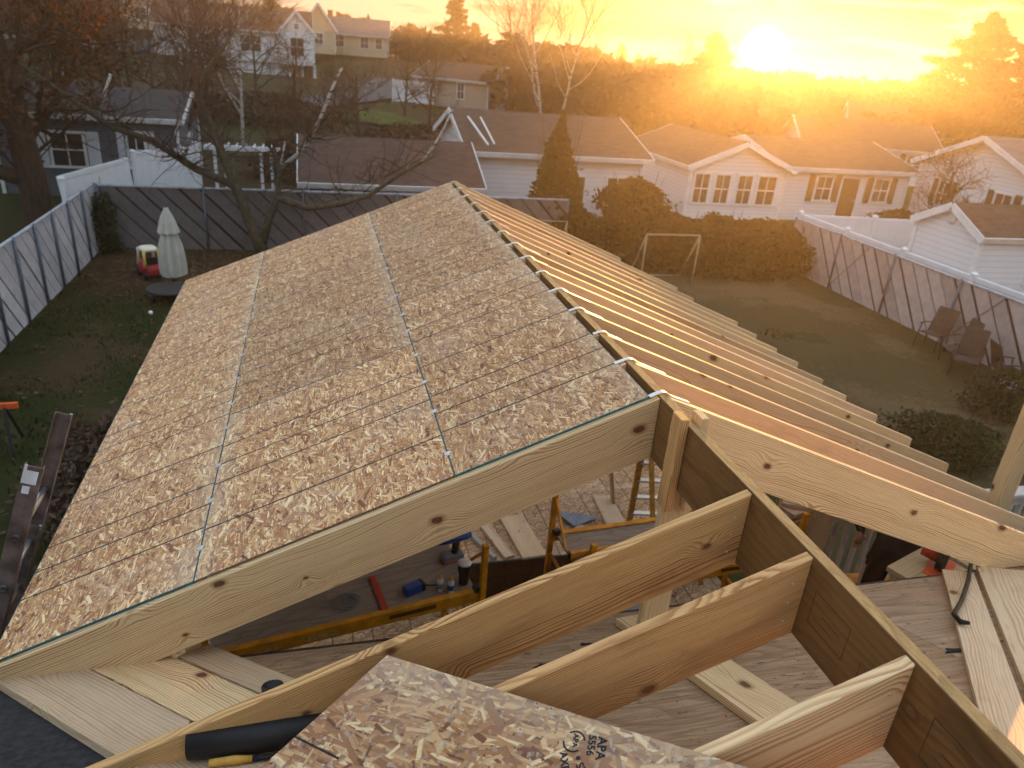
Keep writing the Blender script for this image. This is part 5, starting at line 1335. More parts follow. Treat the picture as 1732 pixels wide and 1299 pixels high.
BK = {'dark': bark('dark_bark', (0.040, 0.026, 0.019), (0.085, 0.058, 0.042)), 'grey': bark('grey_bark', (0.075, 0.058, 0.047), (0.14, 0.11, 0.09)), 'birch': bark('birch_bark', (0.40, 0.36, 0.32), (0.52, 0.48, 0.44), 10, True),
      'mossy': bark('mossy_bark', (0.045, 0.034, 0.025), (0.095, 0.075, 0.055), 10, False, (0.085, 0.095, 0.058)), 'red': bark('russet_twigs', (0.060, 0.030, 0.020), (0.115, 0.060, 0.040))}
LF = {'rust': leafmat('rust_oak_leaf', (0.062, 0.024, 0.010), (0.150, 0.060, 0.022), 0.3), 'conifer': leafmat('conifer_needle', (0.020, 0.026, 0.010), (0.050, 0.055, 0.020), 0.15), 'arbor': leafmat('arborvitae_spray', (0.030, 0.036, 0.012), (0.085, 0.075, 0.022), 0.3),
      'hedge': leafmat('hedge_leaf', (0.034, 0.026, 0.010), (0.095, 0.066, 0.022), 0.3), 'box': leafmat('clipped_shrub_leaf', (0.022, 0.034, 0.012), (0.055, 0.062, 0.022), 0.15), 'far': leafmat('far_wood_twigs', (0.036, 0.023, 0.014), (0.070, 0.046, 0.027), 0.2), 'twig': leafmat('bare_twig_mass', (0.050, 0.030, 0.022), (0.105, 0.066, 0.045))}


def limb(mb, p, d, L, r, rng, seg=5, n=6, bend=0.18, up=0.05):
    pts, rad = [p.copy()], [r]; q = p.copy(); dd = d.copy()
    for i in range(seg):
        dd = (dd + Vector((rng.uniform(-bend, bend), rng.uniform(-bend, bend), rng.uniform(-bend, bend) + up))).normalized()
        q = q + dd * (L / seg); pts.append(q.copy()); rad.append(r * (1 - 0.62 * (i + 1) / seg))
    mb.tube(pts, rad, n, cap=False); return pts, rad, dd


def bare_tree(label, base, h, spread=0.5, seed=1, trunk_r=0.16, bk='dark', tw='dark', levels=3, kids=(6, 6, 5), lean=(0, 0), leaves=0, leafkind='rust', leafsize=0.09, group=None, name='bare_tree', start=0.35, up=0.06, cat='tree'):
    rng = random.Random(seed); base = Vector(base); root = empty(name, base, 0, label, cat, group)
    t_mb, c_mb = MB(), MB(); tips = []
    pts, rad, dd = limb(t_mb, Vector((0, 0, -0.2)), Vector((lean[0], lean[1], 1)).normalized(), h * 0.82, trunk_r, rng, 9, 9, 0.07, 0.02)
    def grow(pts, rad, lev):
        for i in range(kids[min(lev, len(kids) - 1)]):
            f = start + (1 - start) * (i + rng.random() * 0.8) / kids[min(lev, len(kids) - 1)] if lev == 0 else 0.2 + 0.8 * rng.random()
            k = min(int(f * (len(pts) - 1)), len(pts) - 2); u = f * (len(pts) - 1) - k; p = pts[k].lerp(pts[k + 1], min(u, 1)); r0 = rad[k] * (1 - u) + rad[k + 1] * u
            ax = (pts[k + 1] - pts[k]).normalized(); a = rng.uniform(0, 6.283); o = ax.orthogonal().normalized(); o = (Matrix.Rotation(a, 3, ax) @ o)
            ang = rng.uniform(0.45, 1.05) * (0.7 + spread); d = (ax * math.cos(ang) + o * math.sin(ang)).normalized()
            L = h * (0.44, 0.22, 0.12, 0.07)[lev] * rng.uniform(0.6, 1.15) * (1.15 - 0.5 * (f if lev == 0 else 0.3))
            m_ = t_mb if lev == 0 else c_mb
            np_, nr, _ = limb(m_, p, d, L, max(r0 * rng.uniform(0.45, 0.68), 0.010), rng, 5 if lev < 2 else 3, 6 if lev == 0 else (4 if lev == 1 else 3), 0.22, up)
            tips.extend(np_[1:] if lev >= 1 else [])
            if lev + 1 < levels: grow(np_, nr, lev + 1)
    grow(pts, rad, 0)
    t_mb.build('trunk', BK[bk], root)
    c_mb.build('crown', BK[tw], root)
    if leaves:
        vs, fs = [], []
        for i in range(leaves):
            p = tips[rng.randrange(len(tips))] + Vector((rng.gauss(0, 0.12), rng.gauss(0, 0.12), rng.gauss(-0.05, 0.12))); leafquad(vs, fs, p, leafsize * rng.uniform(0.6, 1.3), rng)
        link('leaves', rawmesh('leaves', vs, fs, LF[leafkind]), root)
    return root


def leafquad(vs, fs, p, s, rng, aspect=0.55):
    a = Vector((rng.gauss(0, 1), rng.gauss(0, 1), rng.gauss(0, 0.7)))
    a = a.normalized() if a.length > 1e-6 else Vector((1, 0, 0)); b_ = a.orthogonal().normalized(); b_ = Matrix.Rotation(rng.uniform(0, 6.28), 3, a) @ b_
    n = len(vs); vs.extend([p - a * s * 0.5, p + b_ * s * aspect * 0.5, p + a * s * 0.5, p - b_ * s * aspect * 0.5]); fs.append((n, n + 1, n + 2, n + 3))


def bush(name, label, base, rx, ry, h, n, size, kind, seed, cat='shrub', shape='dome', group=None, stems=6):
    rng = random.Random(seed); base = Vector(base); root = empty(name, base, 0, label, cat, group); vs, fs = [], []
    for i in range(n):
        a = rng.uniform(0, 6.2832); u = rng.random() ** 0.5; z = rng.random()
        if shape == 'dome': prof = math.sqrt(max(0, 1 - max(0, z * 1.02 - 0.15) ** 2 / 0.76)); 
        elif shape == 'cone': prof = (1 - z) ** 0.75 * (0.65 + 0.35 * min(1, z * 8))
        else: prof = 1.0 - 0.25 * max(0, z - 0.7) / 0.3
        lump = 0.80 + 0.62 * mnoise.noise(Vector((math.cos(a) * 1.7 + seed, math.sin(a) * 1.7, z * 3.2))) + 0.42 * mnoise.noise(Vector((math.cos(a) * 4.5 + seed, math.sin(a) * 4.5, z * 9.0)))
        r_ = (0.50 + 0.50 * u) * prof * lump * (1.0 + (0.25 * rng.random() if rng.random() < 0.12 else 0.0))
        p = Vector((rx * r_ * math.cos(a), ry * r_ * math.sin(a), 0.04 + h * z * (0.92 + 0.14 * mnoise.noise(Vector((math.cos(a) * 2, math.sin(a) * 2, seed))))))
        leafquad(vs, fs, p, size * rng.uniform(0.6, 1.4), rng)
    link('foliage', rawmesh('foliage', vs, fs, LF[kind]), root)
    mb = MB()
    for i in range(stems * 2):
        a = 6.28 * i / stems + rng.uniform(-.3, .3); mb.tube([(0.08 * rx * math.cos(a), 0.08 * ry * math.sin(a), -0.1), (0.3 * rx * math.cos(a), 0.3 * ry * math.sin(a), h * 0.4), (0.52 * rx * math.cos(a + .3), 0.52 * ry * math.sin(a + .3), h * rng.uniform(0.7, 1.08))], [0.03, 0.02, 0.006], 5)
    mb.build('stems', BK['dark'], root); return root


def conifer(label, base, h, r, seed, n=5200, size=0.5, group=None, ragged=0.35, bare=0.12, kind='conifer'):
    rng = random.Random(seed); base = Vector(base); root = empty('conifer', base, 0, label, 'tree', group)
    mb = MB(); mb.tube([(0, 0, -0.3), (0.05, 0, h * 0.5), (0, 0.03, h * 0.98)], [h * 0.022, h * 0.014, 0.02], 8); vs, fs = [], []
    nb = 60
    for b_ in range(nb):
        z = bare + (1 - bare) * (b_ + rng.random()) / nb; a = b_ * 2.4 + rng.uniform(-.4, .4)
        L = r * (1 - z) ** 0.8 * rng.uniform(1 - ragged, 1 + ragged) + 0.15; d = Vector((math.cos(a), math.sin(a), rng.uniform(-0.15, 0.25))); p0 = Vector((0, 0, z * h))
        mb.tube([p0, p0 + d * L * 0.6 + Vector((0, 0, -0.03 * L)), p0 + d * L + Vector((0, 0, -0.08 * L))], [0.05, 0.03, 0.01], 4, cap=False)
        for i in range(n // nb):
            f = 0.15 + 0.9 * rng.random() ** 0.7; q = p0 + d * L * f + Vector((0, 0, -0.07 * L * f)); w = 0.16 * L * (1.2 - f) + 0.1
            leafquad(vs, fs, q + Vector((rng.gauss(0, w), rng.gauss(0, w), rng.gauss(-0.05, w * 0.5))), size * rng.uniform(0.5, 1.3), rng, 0.4)
    mb.build('trunk', BK['dark'], root); link('crown', rawmesh('crown', vs, fs, LF[kind]), root); return root


def gpos(px, py, D):
    p = at_d(px, py, D); return (p.x, p.y, HZ(p.x, p.y))
def hz_at(x, D):                                   # ground point below a column of the picture at a distance
    p = at_d(x, 120, D); return (p.x, p.y, HZ(p.x, p.y))


# old lopped tree in the yard's back left corner: mossy, with three pale cut stems
def lopped_tree():
    rng = random.Random(5); root = empty('lopped_tree', (-3.2, 20.2, 0), 0, 'old mossy tree with lopped pale stems in front of the back fence', 'tree')
    B_ = Vector((-3.2, 20.2, 0)); t_mb, c_mb = MB(), MB()
    def way(mb, pts, rads, n=9): mb.tube([Vector(p) - B_ for p in pts], rads, n)
    Y0 = 20.2
    def P(px, py, dy=0.0): return at_y(px, py, Y0 + dy)
    way(t_mb, [P(452, 440), P(430, 395), P(414, 350), P(398, 315), P(380, 270), P(362, 225), P(335, 165, -.2), P(345, 125, -.3), P(375, 85, -.4), P(395, 55, -.4)], [0.20, 0.17, 0.15, 0.14, 0.13, 0.11, 0.10, 0.075, 0.05, 0.03])
    way(t_mb, [P(398, 315), P(330, 285, .2), P(262, 240, .3), P(190, 215, .3), P(130, 175, .2), P(75, 135, .1), P(30, 105)], [0.12, 0.11, 0.10, 0.085, 0.07, 0.055, 0.03])
    way(t_mb, [P(440, 420), P(455, 370), P(470, 330), P(472, 285), P(462, 250)], [0.14, 0.12, 0.10, 0.08, 0.06])
    way(t_mb, [P(470, 335), P(520, 352, -.1), P(575, 345, -.2), P(625, 330, -.3), P(668, 300, -.3), P(712, 275, -.3), P(735, 262, -.3)], [0.11, 0.10, 0.085, 0.07, 0.06, 0.05, 0.03])
    kk = lambda pts, rads: (lambda m_: (way(m_, pts, rads), m_.build('cut_stem', BK['birch'], root)))(MB())
    kk([P(472, 285), P(512, 255), P(535, 215), P(552, 175), P(572, 125), P(578, 114)], [0.07, 0.055, 0.05, 0.048, 0.045, 0.040])
    kk([P(712, 275, -.3), P(732, 250, -.3), P(752, 215, -.3), P(765, 185, -.3)], [0.04, 0.036, 0.03, 0.02])
    kk([P(165, 195, .3), P(175, 165, .3), P(187, 125, .3)], [0.05, 0.045, 0.04])
    kk([P(472, 285), P(478, 262), P(482, 240)], [0.035, 0.03, 0.025])
    segs = [(P(380, 270), P(335, 165)), (P(375, 85), P(345, 125)), (P(262, 240), P(75, 135)), (P(330, 285), P(262, 240)), (P(520, 352), P(735, 262)), (P(512, 255), P(552, 175)), (P(470, 330), P(462, 250))]
    for i in range(260):
        a, b_ = segs[i % len(segs)]; p = a.lerp(b_, rng.random()) - B_; d = Vector((rng.gauss(0, 1), rng.gauss(0, .6), rng.gauss(0.35, .7))).normalized()
        pts, rad, _ = limb(c_mb, p, d, rng.uniform(0.4, 1.5), rng.uniform(0.010, 0.026), rng, 5, 4, 0.35, 0.05)
        for k in range(4):
            j = rng.randrange(1, len(pts)); limb(c_mb, pts[j], Vector((rng.gauss(0, 1), rng.gauss(0, .6), rng.gauss(.2, .8))).normalized(), rng.uniform(0.2, 0.7), 0.007, rng, 3, 3, 0.4, 0.03)
    t_mb.build('trunk', BK['mossy'], root); c_mb.build('crown', BK['dark'], root)
lopped_tree()

# big rust-leaved oak at the far left
bare_tree('large oak holding rust brown leaves at the left edge', (-9.75, 22.8, 0.1), 10.5, 0.55, 11, 0.46, 'dark', 'dark', 4, (11, 8, 5, 4), (-0.03, 0), 11000, 'rust', 0.17, None, 'oak_tree', 0.16)
bare_tree('second rust leaved oak behind the large one at the top left', (-15.5, 33.0, 0.6), 11.0, 0.6, 12, 0.30, 'dark', 'red', 3, (10, 8, 7), (0.03, 0), 7000, 'rust', 0.20, None, 'oak_tree', 0.2)
# slim trees between the yard and the hillside
slim = [(112, 60, 40, 8.5, 21, 'birch', 'pale barked slim tree rising beside the rust oak'), (292, 200, 34, 8.0, 22, 'grey', 'slim russet tree in front of the slate house'), (345, 60, 46, 9.0, 23, 'grey', 'bare twiggy tree before the hillside house at left'), (402, 40, 44, 8.5, 24, 'birch', 'bare birch before the hillside house at centre'),
        (925, 60, 52, 10.8, 25, 'birch', 'tall bare tree with a pale stem left of the sun'), (955, 60, 58, 12.0, 26, 'birch', 'tallest bare tree with pale stems against the yellow sky'), (868, 60, 66, 12.0, 27, 'grey', 'bare tree just right of the dark pine')]
for px, py, D, h, sd, bk, lab in slim:
    bare_tree(lab, hz_at(px, D), h, 0.28, sd, 0.10, bk, 'red' if px < 500 else 'grey', 3, (11, 8, 6), (0.03 * math.sin(sd), 0), 0, group='bare trees', start=0.25, up=0.12)
more = [(60, 75, 10, 31, 'russet bare tree at the top left above the road'), (180, 70, 9, 32, 'russet bare tree over the hillside grass'), (255, 62, 8, 33, 'bare tree with fine russet twigs by the driveway'), (330, 100, 9, 36, 'dark bare tree beside the hillside house'),
        (685, 60, 6.0, 34, 'low spreading bare tree by the short white fence'), (560, 52, 4.0, 35, 'bare shrub tree above the lawn patch')]
for px, D, h, sd, lab in more:
    bare_tree(lab, hz_at(px, D), h, 0.6, sd, 0.11, 'dark', 'red' if px < 400 else 'dark', 3, (10, 8, 7), (0, 0), 0, group='bare trees', start=0.15)
right = [(1150, 95, 9.5, 41, 'hazy bare tree left of the sun'), (1205, 105, 11.0, 42, 'tall hazy tree just left of the sun'), (1430, 60, 4.5, 44, 'hazy bare tree by the shuttered wing'), (1120, 60, 5.5, 45, 'hazy bare tree behind the hedge'), (1660, 34, 4.2, 46, 'small bare tree before the right gabled house')]
for px, D, h, sd, lab in right:
    bare_tree(lab, hz_at(px, D), h, 0.6, sd, 0.12, 'dark', 'dark', 3, (11, 9, 7), (0, 0), 0, 'far', 0.4, group='bare trees', start=0.15)

lf = [(20, 30, 9.0, 131, 'dark bare tree beside the oak trunk'), (85, 36, 9.5, 132, 'dark bare tree over the slate house roof at left'), (150, 52, 9.5, 133, 'russet bare tree above the slate house'), (215, 44, 8.5, 134, 'dark bare tree above the slate house at right'), (430, 64, 8.0, 135, 'twiggy tree below the hillside house'), (310, 38, 7.5, 136, 'dark bare tree behind the arbour'), (500, 40, 5.5, 137, 'low bare tree behind the brown garage'), (610, 46, 5.0, 138, 'low twiggy tree above the brown garage roof'), (730, 56, 6.0, 139, 'bare tree left of the white gable')]
for px, D, h, sd, lab in lf:
    bare_tree(lab, hz_at(px, D), h, 0.6, sd, 0.12, 'dark', 'red' if sd % 2 else 'dark', 3, (12, 9, 8), (0, 0), 0, group='bare trees', start=0.12)
conifer('dark ragged pine at the top middle', hz_at(768, 92), 9.5, 3.0, 51, 5200, 0.55)
conifer('rounded dark conifer right of the ragged pine', hz_at(800, 98), 6.5, 2.6, 52, 3600, 0.55, bare=0.02)
for i, (px, D, h, lab) in enumerate(((1048, 112, 7.2, 'larger pointed pine on the skyline'), (1078, 114, 6.4, 'second pointed pine on the skyline'), (1098, 111, 6.4, 'third pointed pine on the skyline'), (1122, 113, 6.0, 'fourth pointed pine on the skyline, nearest the sun'))):
    conifer(lab, hz_at(px, D), h, 1.6, 60 + i, 1700, 0.5, 'pines on the skyline', bare=0.05)
conifer('large hazy conifer at the right edge', hz_at(1655, 82), 12.0, 7.4, 55, 8500, 0.8, bare=0.0)
conifer('second hazy conifer cut by the right edge', hz_at(1735, 76), 10.0, 5.5, 56, 5200, 0.75, bare=0.0)
conifer('lower hazy conifer left of the large one', hz_at(1585, 92), 7.6, 5.0, 57, 4200, 0.7, bare=0.0)
conifer('broad dark evergreen left of the sun', hz_at(1205, 96), 9.8, 5.6, 58, 6500, 0.8, bare=0.0, ragged=0.2)

# arborvitae and hedge behind the right slope
bush('arborvitae', 'tall brown green arborvitae against the white garage wall', (6.45, 21.9, 0.0), 1.55, 1.3, 4.5, 7500, 0.20, 'arbor', 71, 'tree', 'cone')
bush('arborvitae', 'broad brown evergreen at the right end of the white garage wall', (9.6, 22.3, 0.0), 1.9, 1.4, 2.5, 5500, 0.20, 'hedge', 72, 'tree', 'dome')
hx = [(6.9, 20.3, 1.3, 1.75, 'first hedge bush beyond the last rafters'), (8.4, 20.1, 1.3, 1.9, 'second hedge bush behind the larger goal'), (9.9, 19.6, 1.7, 1.95, 'wide hedge bush right of the larger goal'), (11.4, 19.3, 1.8, 2.05, 'broadest hedge bush under the sun porch'), (12.7, 18.9, 1.7, 2.0, 'hedge bush left of the fence corner'), (13.7, 18.7, 0.95, 1.8, 'last hedge bush touching the right fence')]
for i, (x, y, r_, h, lab) in enumerate(hx):
    bush('hedge_bush', lab, (x, y, 0.0), r_, r_ * 0.95, h * 0.92, 5200, 0.14, 'hedge', 80 + i, 'shrub', 'dome', 'hedge along the back right')
bush('clipped_shrub', 'dark clipped shrub behind the back left fence corner', (-7.9, 22.0, 0.2), 0.55, 0.55, 1.75, 2600, 0.10, 'box', 91, 'shrub', 'cone')
bush('ivy_mound', 'dark ivy at the inside corner of the left and back fences', (-7.35, 20.4, 0.0), 0.38, 0.35, 1.8, 1500, 0.09, 'box', 92, 'shrub', 'column')
bush('round_shrub', 'round shrub before the right gabled house', (24.6, 22.6, 0.0), 1.5, 1.2, 1.5, 3000, 0.14, 'hedge', 93, 'shrub')
bush('round_shrub', 'low wide shrub between the shuttered wing and the right gabled house', (23.2, 24.6, 0.0), 1.6, 1.2, 1.2, 2600, 0.14, 'hedge', 94, 'shrub')
p = at_z(1660, 795, 0.0); bush('clipped_shrub', 'low dark clipped shrub beyond the tall post', (p.x - 0.3, p.y + 0.6, 0.0), 1.25, 1.0, 0.75, 5200, 0.07, 'box', 95, 'shrub')
p = at_z(1700, 730, 0.0); bush('clipped_shrub', 'dark shrub half hidden by the tall post', (p.x + 0.4, p.y + 0.6, 0.0), 0.8, 0.8, 1.1, 3200, 0.07, 'box', 96, 'shrub')
bush('bare_bush', 'dark twiggy bush along the left eave', (-4.5, 7.0, 0.0), 1.0, 2.2, 1.1, 3600, 0.10, 'twig', 97, 'shrub', 'dome')
bush('bare_bush', 'dark thicket behind the arbour', (-1.6, 33.0, 0.3), 3.2, 2.0, 2.0, 4200, 0.22, 'twig', 98, 'shrub')
bush('bare_bush', 'brown thicket below the hillside house', (-5.0, 50.0, 0.8), 6.0, 2.6, 1.9, 4200, 0.28, 'twig', 99, 'shrub')
bush('bare_bush', 'brown brush left of the beige garage', (5.5, 44.0, 0.4), 5.0, 2.0, 1.5, 3600, 0.26, 'twig', 100, 'shrub')

# far woods: bare crowns that read as one mass along the skyline
def far_wood(name, label, spots, seed):
    rng = random.Random(seed); vs, fs = [], []
    for x, y, h, r_ in spots:
        z0 = HZ(x, y)
        for i in range(90):
            a = rng.uniform(0, 6.28); z = rng.random(); pr = math.sqrt(max(0, 1 - (z * 1.7 - 0.75) ** 2 / 0.95)) * r_ * (0.5 + 0.5 * rng.random())
            leafquad(vs, fs, Vector((x + pr * math.cos(a), y + pr * math.sin(a), z0 + 0.2 * h + 0.8 * h * z)), rng.uniform(0.8, 1.9), rng, 0.45)
        n = len(vs); vs += [Vector((x - .15, y, z0 - 1)), Vector((x + .15, y, z0 - 1)), Vector((x, y, z0 + h * 0.7))]; fs.append((n, n + 1, n + 2))
    return tag(link(name, rawmesh(name, vs, fs, LF['far'])), label, 'woods', None, 'stuff')
rw = random.Random(77); sp = []
for i in range(300):
    az = R(rw.uniform(-27, 21)); D = rw.uniform(104, 122); sp.append((CAM.x + D * math.sin(az), CAM.y + D * math.cos(az), rw.uniform(2.6, 4.4), rw.uniform(1.5, 2.5)))
far_wood('far_wood', 'brown bare wood along the skyline at left', sp, 5)
sp = []
for i in range(170):
    az = R(rw.uniform(20, 62)); D = rw.uniform(92, 118); x, y = CAM.x + D * math.sin(az), CAM.y + D * math.cos(az); sp.append((x, y, max(3.0, 6.3 - HZ(x, y) + rw.uniform(-1.2, 0.4)), rw.uniform(2, 3.5)))
far_wood('far_wood', 'hazy wood along the skyline below the sun', sp, 6)
sp = []
for i in range(110):
    az = R(rw.uniform(11, 33)); D = rw.uniform(60, 108); x, y = CAM.x + D * math.sin(az), CAM.y + D * math.cos(az); sp.append((x, y, max(2.5, (6.6 if az < R(21) else 5.2) - HZ(x, y) + rw.uniform(-1.5, 0.9)), rw.uniform(2.0, 3.6)))
far_wood('middle_wood', 'brown belt of trees behind the houses at centre', sp, 8)
# ------------------------------------------------------------------ the worker on the deck
def worker(loc, rz):
    root = empty('person', loc, rz, 'person in dark work trousers and dark jacket bending over on the deck beneath the rafters', 'person'); T = wm(root)
    J = {'pel': (0, 0, 0.98, 0.150, 0.115), 'wst': (0, -0.07, 1.07, 0.145, 0.11), 'chs': (0, -0.27, 1.19, 0.165, 0.125), 'shl': (0, -0.39, 1.24, 0.12, 0.09), 'nek': (0, -0.47, 1.265, 0.060, 0.060), 'hd0': (0, -0.55, 1.255, 0.075, 0.085), 'hd1': (0, -0.62, 1.24, 0.085, 0.098), 'hd2': (0, -0.68, 1.22, 0.060, 0.070)}
    for s_, n in ((-1, 'L'), (1, 'R')):
        st = 0.05 * s_
        J.update({n + 'hip': (s_ * 0.10, 0, 0.90, 0.105, 0.105), n + 'thi': (s_ * 0.125, -0.02 + st, 0.70, 0.098, 0.098), n + 'kne': (s_ * 0.14, -0.03 + st * 1.6, 0.49, 0.078, 0.078), n + 'clf': (s_ * 0.15, 0.0 + st * 1.6, 0.32, 0.078, 0.078), n + 'ank': (s_ * 0.155, 0.03 + st * 1.6, 0.10, 0.055, 0.055), n + 'hee': (s_ * 0.155, 0.02 + st * 1.6, 0.05, 0.048, 0.045), n + 'toe': (s_ * 0.17, -0.15 + st * 1.6, 0.035, 0.045, 0.032),
                  n + 'sho': (s_ * 0.19, -0.37, 1.22, 0.072, 0.072), n + 'elb': (s_ * 0.27, -0.26, 1.02, 0.050, 0.050), n + 'wri': (s_ * 0.25, -0.16, 0.96, 0.036, 0.032), n + 'plm': (s_ * 0.245, -0.16, 0.89, 0.040, 0.022)})
    E_ = [('pel', 'wst'), ('wst', 'chs'), ('chs', 'shl'), ('shl', 'nek'), ('nek', 'hd0'), ('hd0', 'hd1'), ('hd1', 'hd2')]
    for n in 'LR': E_ += [('pel', n + 'hip'), (n + 'hip', n + 'thi'), (n + 'thi', n + 'kne'), (n + 'kne', n + 'clf'), (n + 'clf', n + 'ank'), (n + 'ank', n + 'hee'), (n + 'hee', n + 'toe'), ('shl', n + 'sho'), (n + 'sho', n + 'elb'), (n + 'elb', n + 'wri'), (n + 'wri', n + 'plm')]
    for n, s_ in (('L', -1), ('R', 1)):                      # five fingers, slightly curled
        for i, (dx, L) in enumerate(((-0.028, 0.070), (-0.009, 0.080), (0.010, 0.075), (0.028, 0.058))):
            b_ = (s_ * 0.245 + dx * 0.9, -0.175, 0.855); J[f'{n}f{i}a'] = (*b_, 0.0095, 0.0095); J[f'{n}f{i}b'] = (b_[0], b_[1] - 0.006, b_[2] - L * 0.55, 0.009, 0.009); J[f'{n}f{i}c'] = (b_[0], b_[1] + 0.012, b_[2] - L, 0.008, 0.008); E_ += [(n + 'plm', f'{n}f{i}a'), (f'{n}f{i}a', f'{n}f{i}b'), (f'{n}f{i}b', f'{n}f{i}c')]
        J[n + 'ta'] = (s_ * 0.205, -0.185, 0.90, 0.012, 0.012); J[n + 'tb'] = (s_ * 0.20, -0.20, 0.855, 0.009, 0.009); E_ += [(n + 'plm', n + 'ta'), (n + 'ta', n + 'tb')]
    keys = list(J); me = bpy.data.meshes.new('body_cage'); me.from_pydata([J[k][:3] for k in keys], [(keys.index(a), keys.index(b_)) for a, b_ in E_], [])
    ob = bpy.data.objects.new('body_cage', me); COL.objects.link(ob); md = ob.modifiers.new('skin', 'SKIN'); md.use_smooth_shade = True; ss = ob.modifiers.new('sub', 'SUBSURF'); ss.levels = 2; ss.render_levels = 2
    for i, k in enumerate(keys): me.skin_vertices[0].data[i].radius = J[k][3:5]; me.skin_vertices[0].data[i].use_root = (k == 'pel')
    dg = bpy.context.evaluated_depsgraph_get(); bme = bpy.data.meshes.new_from_object(ob.evaluated_get(dg)); bpy.data.objects.remove(ob)
    for nm in ('trouser', 'jacket', 'skin', 'boot'): bme.materials.append(PM[nm])
    for f in bme.polygons:
        c_ = f.center; f.use_smooth = True
        f.material_index = 3 if c_.z < 0.11 else 0 if (c_.z < 0.97 and abs(c_.x) < 0.20 + (0.03 if c_.z < 0.6 else 0)) else 2 if (c_.y < -0.45 or (c_.z < 0.955 and abs(c_.x) >= 0.20)) else 1
    put('body', bme, root, T)
    H = T @ Matrix.Translation((0, -0.55, 1.25)) @ Matrix.Rotation(R(72), 4, 'X') @ Matrix.Translation((0, 0.055, -1.63))
    mb = MB(); superbox(mb, (0, -0.05, 1.755), (0.205, 0.225, 0.16), 2.3); superbox(mb, (0, -0.16, 1.725), (0.15, 0.14, 0.02), 2.5); put('cap', mb.mesh('cap', PM['jacket']), root, H)
    mb = MB(); superbox(mb, (0, -0.155, 1.665), (0.028, 0.045, 0.05), 2.2, 10, 6); put('nose', mb.mesh('nose', PM['skin']), root, H)
    for s_ in (-1, 1):
        mb = MB(); superbox(mb, (s_ * 0.033, -0.138, 1.69), (0.026, 0.02, 0.014), 2, 10, 6); put('eye', mb.mesh('eye', M['black']), root, H)
        mb = MB(); superbox(mb, (s_ * 0.088, -0.05, 1.675), (0.02, 0.04, 0.065), 2.2, 10, 6); put('ear', mb.mesh('ear', PM['skin']), root, H)
    mb = MB(); superbox(mb, (0, -0.14, 1.62), (0.05, 0.02, 0.012), 2, 10, 6); put('mouth', mb.mesh('mouth', PM['lip']), root, H)
PM = {'trouser': plain('dark_trousers', (0.012, 0.010, 0.010), 0.9, var=0.3, scale=20, spec=0.1), 'jacket': plain('dark_jacket', (0.016, 0.016, 0.020), 0.9, var=0.3, scale=14, spec=0.1), 'skin': plain('skin_tone', (0.42, 0.24, 0.17), 0.6, var=0.1), 'boot': plain('work_boot', (0.03, 0.022, 0.016), 0.8, var=0.3), 'lip': plain('lip_tone', (0.30, 0.12, 0.10), 0.6, var=0.1)}
pp = at_d(1503, 975, 6.75)
worker((pp.x, pp.y, DK), R(150))
# tools on the deck by the worker
q = at_d(1596, 968, 6.2); dh = q.z
wb = empty('work_bench', (q.x + 0.1, q.y + 0.1, DK), R(20), 'small bench with tools on the deck beside the worker', 'bench')
bh = max(0.18, dh - DK - 0.06)
T = wm(wb)
mb = MB(); mb.box((0, 0, bh), (0.75, 0.42, 0.04)); put('bench_top', mb.mesh('bench_top', M['fir_warm'], 0.003), wb, T)
for sx in (-1, 1):
    for sy in (-1, 1): stick('leg', T @ Vector((sx * 0.32, sy * 0.16, 0)), T @ Vector((sx * 0.32, sy * 0.16, bh - 0.022)), 0.04, 0.06, M['fir_warm'], wb, up=(0, 1, 0))
sw = empty('circular_saw', T @ Vector((-0.05, 0.0, bh + 0.021)), R(35), 'orange based circular saw with a dark round guard on the bench', 'saw'); Ts = wm(sw)
mb = MB(); mb.box((0, 0, 0.006), (0.30, 0.16, 0.010)); put('base_plate', mb.mesh('base_plate', M['orange'], 0.002), sw, Ts)
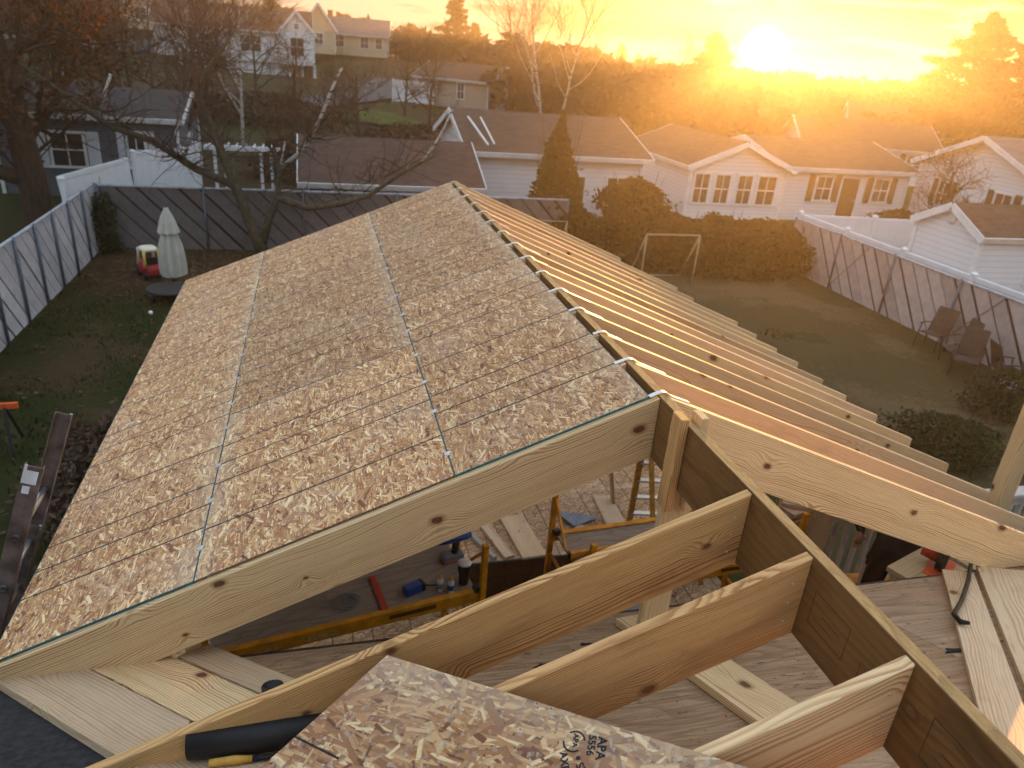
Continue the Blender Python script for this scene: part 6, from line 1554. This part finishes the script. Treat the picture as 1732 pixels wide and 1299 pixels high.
mb = MB(); mb.tube([(0, -0.03, 0.10), (0, 0.03, 0.10)], 0.10, 24); put('blade_guard', mb.mesh('blade_guard', M['chair_frame'], 0.006), sw, Ts)
mb = MB(); mb.tube([(0, 0.03, 0.10), (0, 0.14, 0.10)], [0.055, 0.045], 14); put('motor', mb.mesh('motor', M['red']), sw, Ts)
mb = MB(); mb.tube([(-0.08, 0.0, 0.17), (-0.13, 0.01, 0.23), (-0.05, 0.02, 0.26), (0.05, 0.02, 0.22)], 0.018, 8); put('handle', mb.mesh('handle', M['black']), sw, Ts)
yc = empty('yellow_case', T @ Vector((0.30, 0.55, -0.0)), R(-10), 'yellow tool case on the deck behind the saw', 'case'); Ty = wm(yc)
mb = MB(); superbox(mb, (0, 0, 0.22), (0.50, 0.34, 0.42), 6); put('shell', mb.mesh('shell', M['yellow']), yc, Ty)
mb = MB(); mb.tube([(-0.1, 0, 0.42), (-0.08, 0, 0.49), (0.08, 0, 0.49), (0.1, 0, 0.42)], 0.016, 8); put('handle', mb.mesh('handle', M['black']), yc, Ty)
bt = empty('blue_tub', T @ Vector((0.85, 0.25, 0.0)), 0, 'blue plastic tub on the deck right of the bench', 'tub'); Tb = wm(bt)
mb = MB(); mb.lathe([(0.20, 0), (0.21, 0.02), (0.25, 0.38), (0.27, 0.40), (0.24, 0.40), (0.20, 0.04), (0.0, 0.035)], 24); put('tub', mb.mesh('tub', M['blue']), bt, Tb)
# ------------------------------------------------------------------ haze
mh = bpy.data.materials.new('evening_haze'); mh.use_nodes = True; H_ = NT(mh.node_tree)
vol = H_.n('ShaderNodeVolumePrincipled', {'Color': (0.95, 0.82, 0.64, 1), 'Density': HAZE_D, 'Anisotropy': HAZE_G})
H_.t.links.new(vol.outputs[0], H_.n('ShaderNodeOutputMaterial').inputs['Volume'])
bpy.context.view_layer.update()
top = max((o.matrix_world @ Vector(c_)).z for o in COL.objects if o.type == 'MESH' for c_ in o.bound_box) + 0.4
print('haze top', top)
mb = MB(); mb.box((21, 52.5, (top - 2.0) / 2), (222, 161, top + 2.0)); o = mb.build('haze', mh); tag(o, 'warm evening haze over the neighbourhood', None, None, 'stuff')
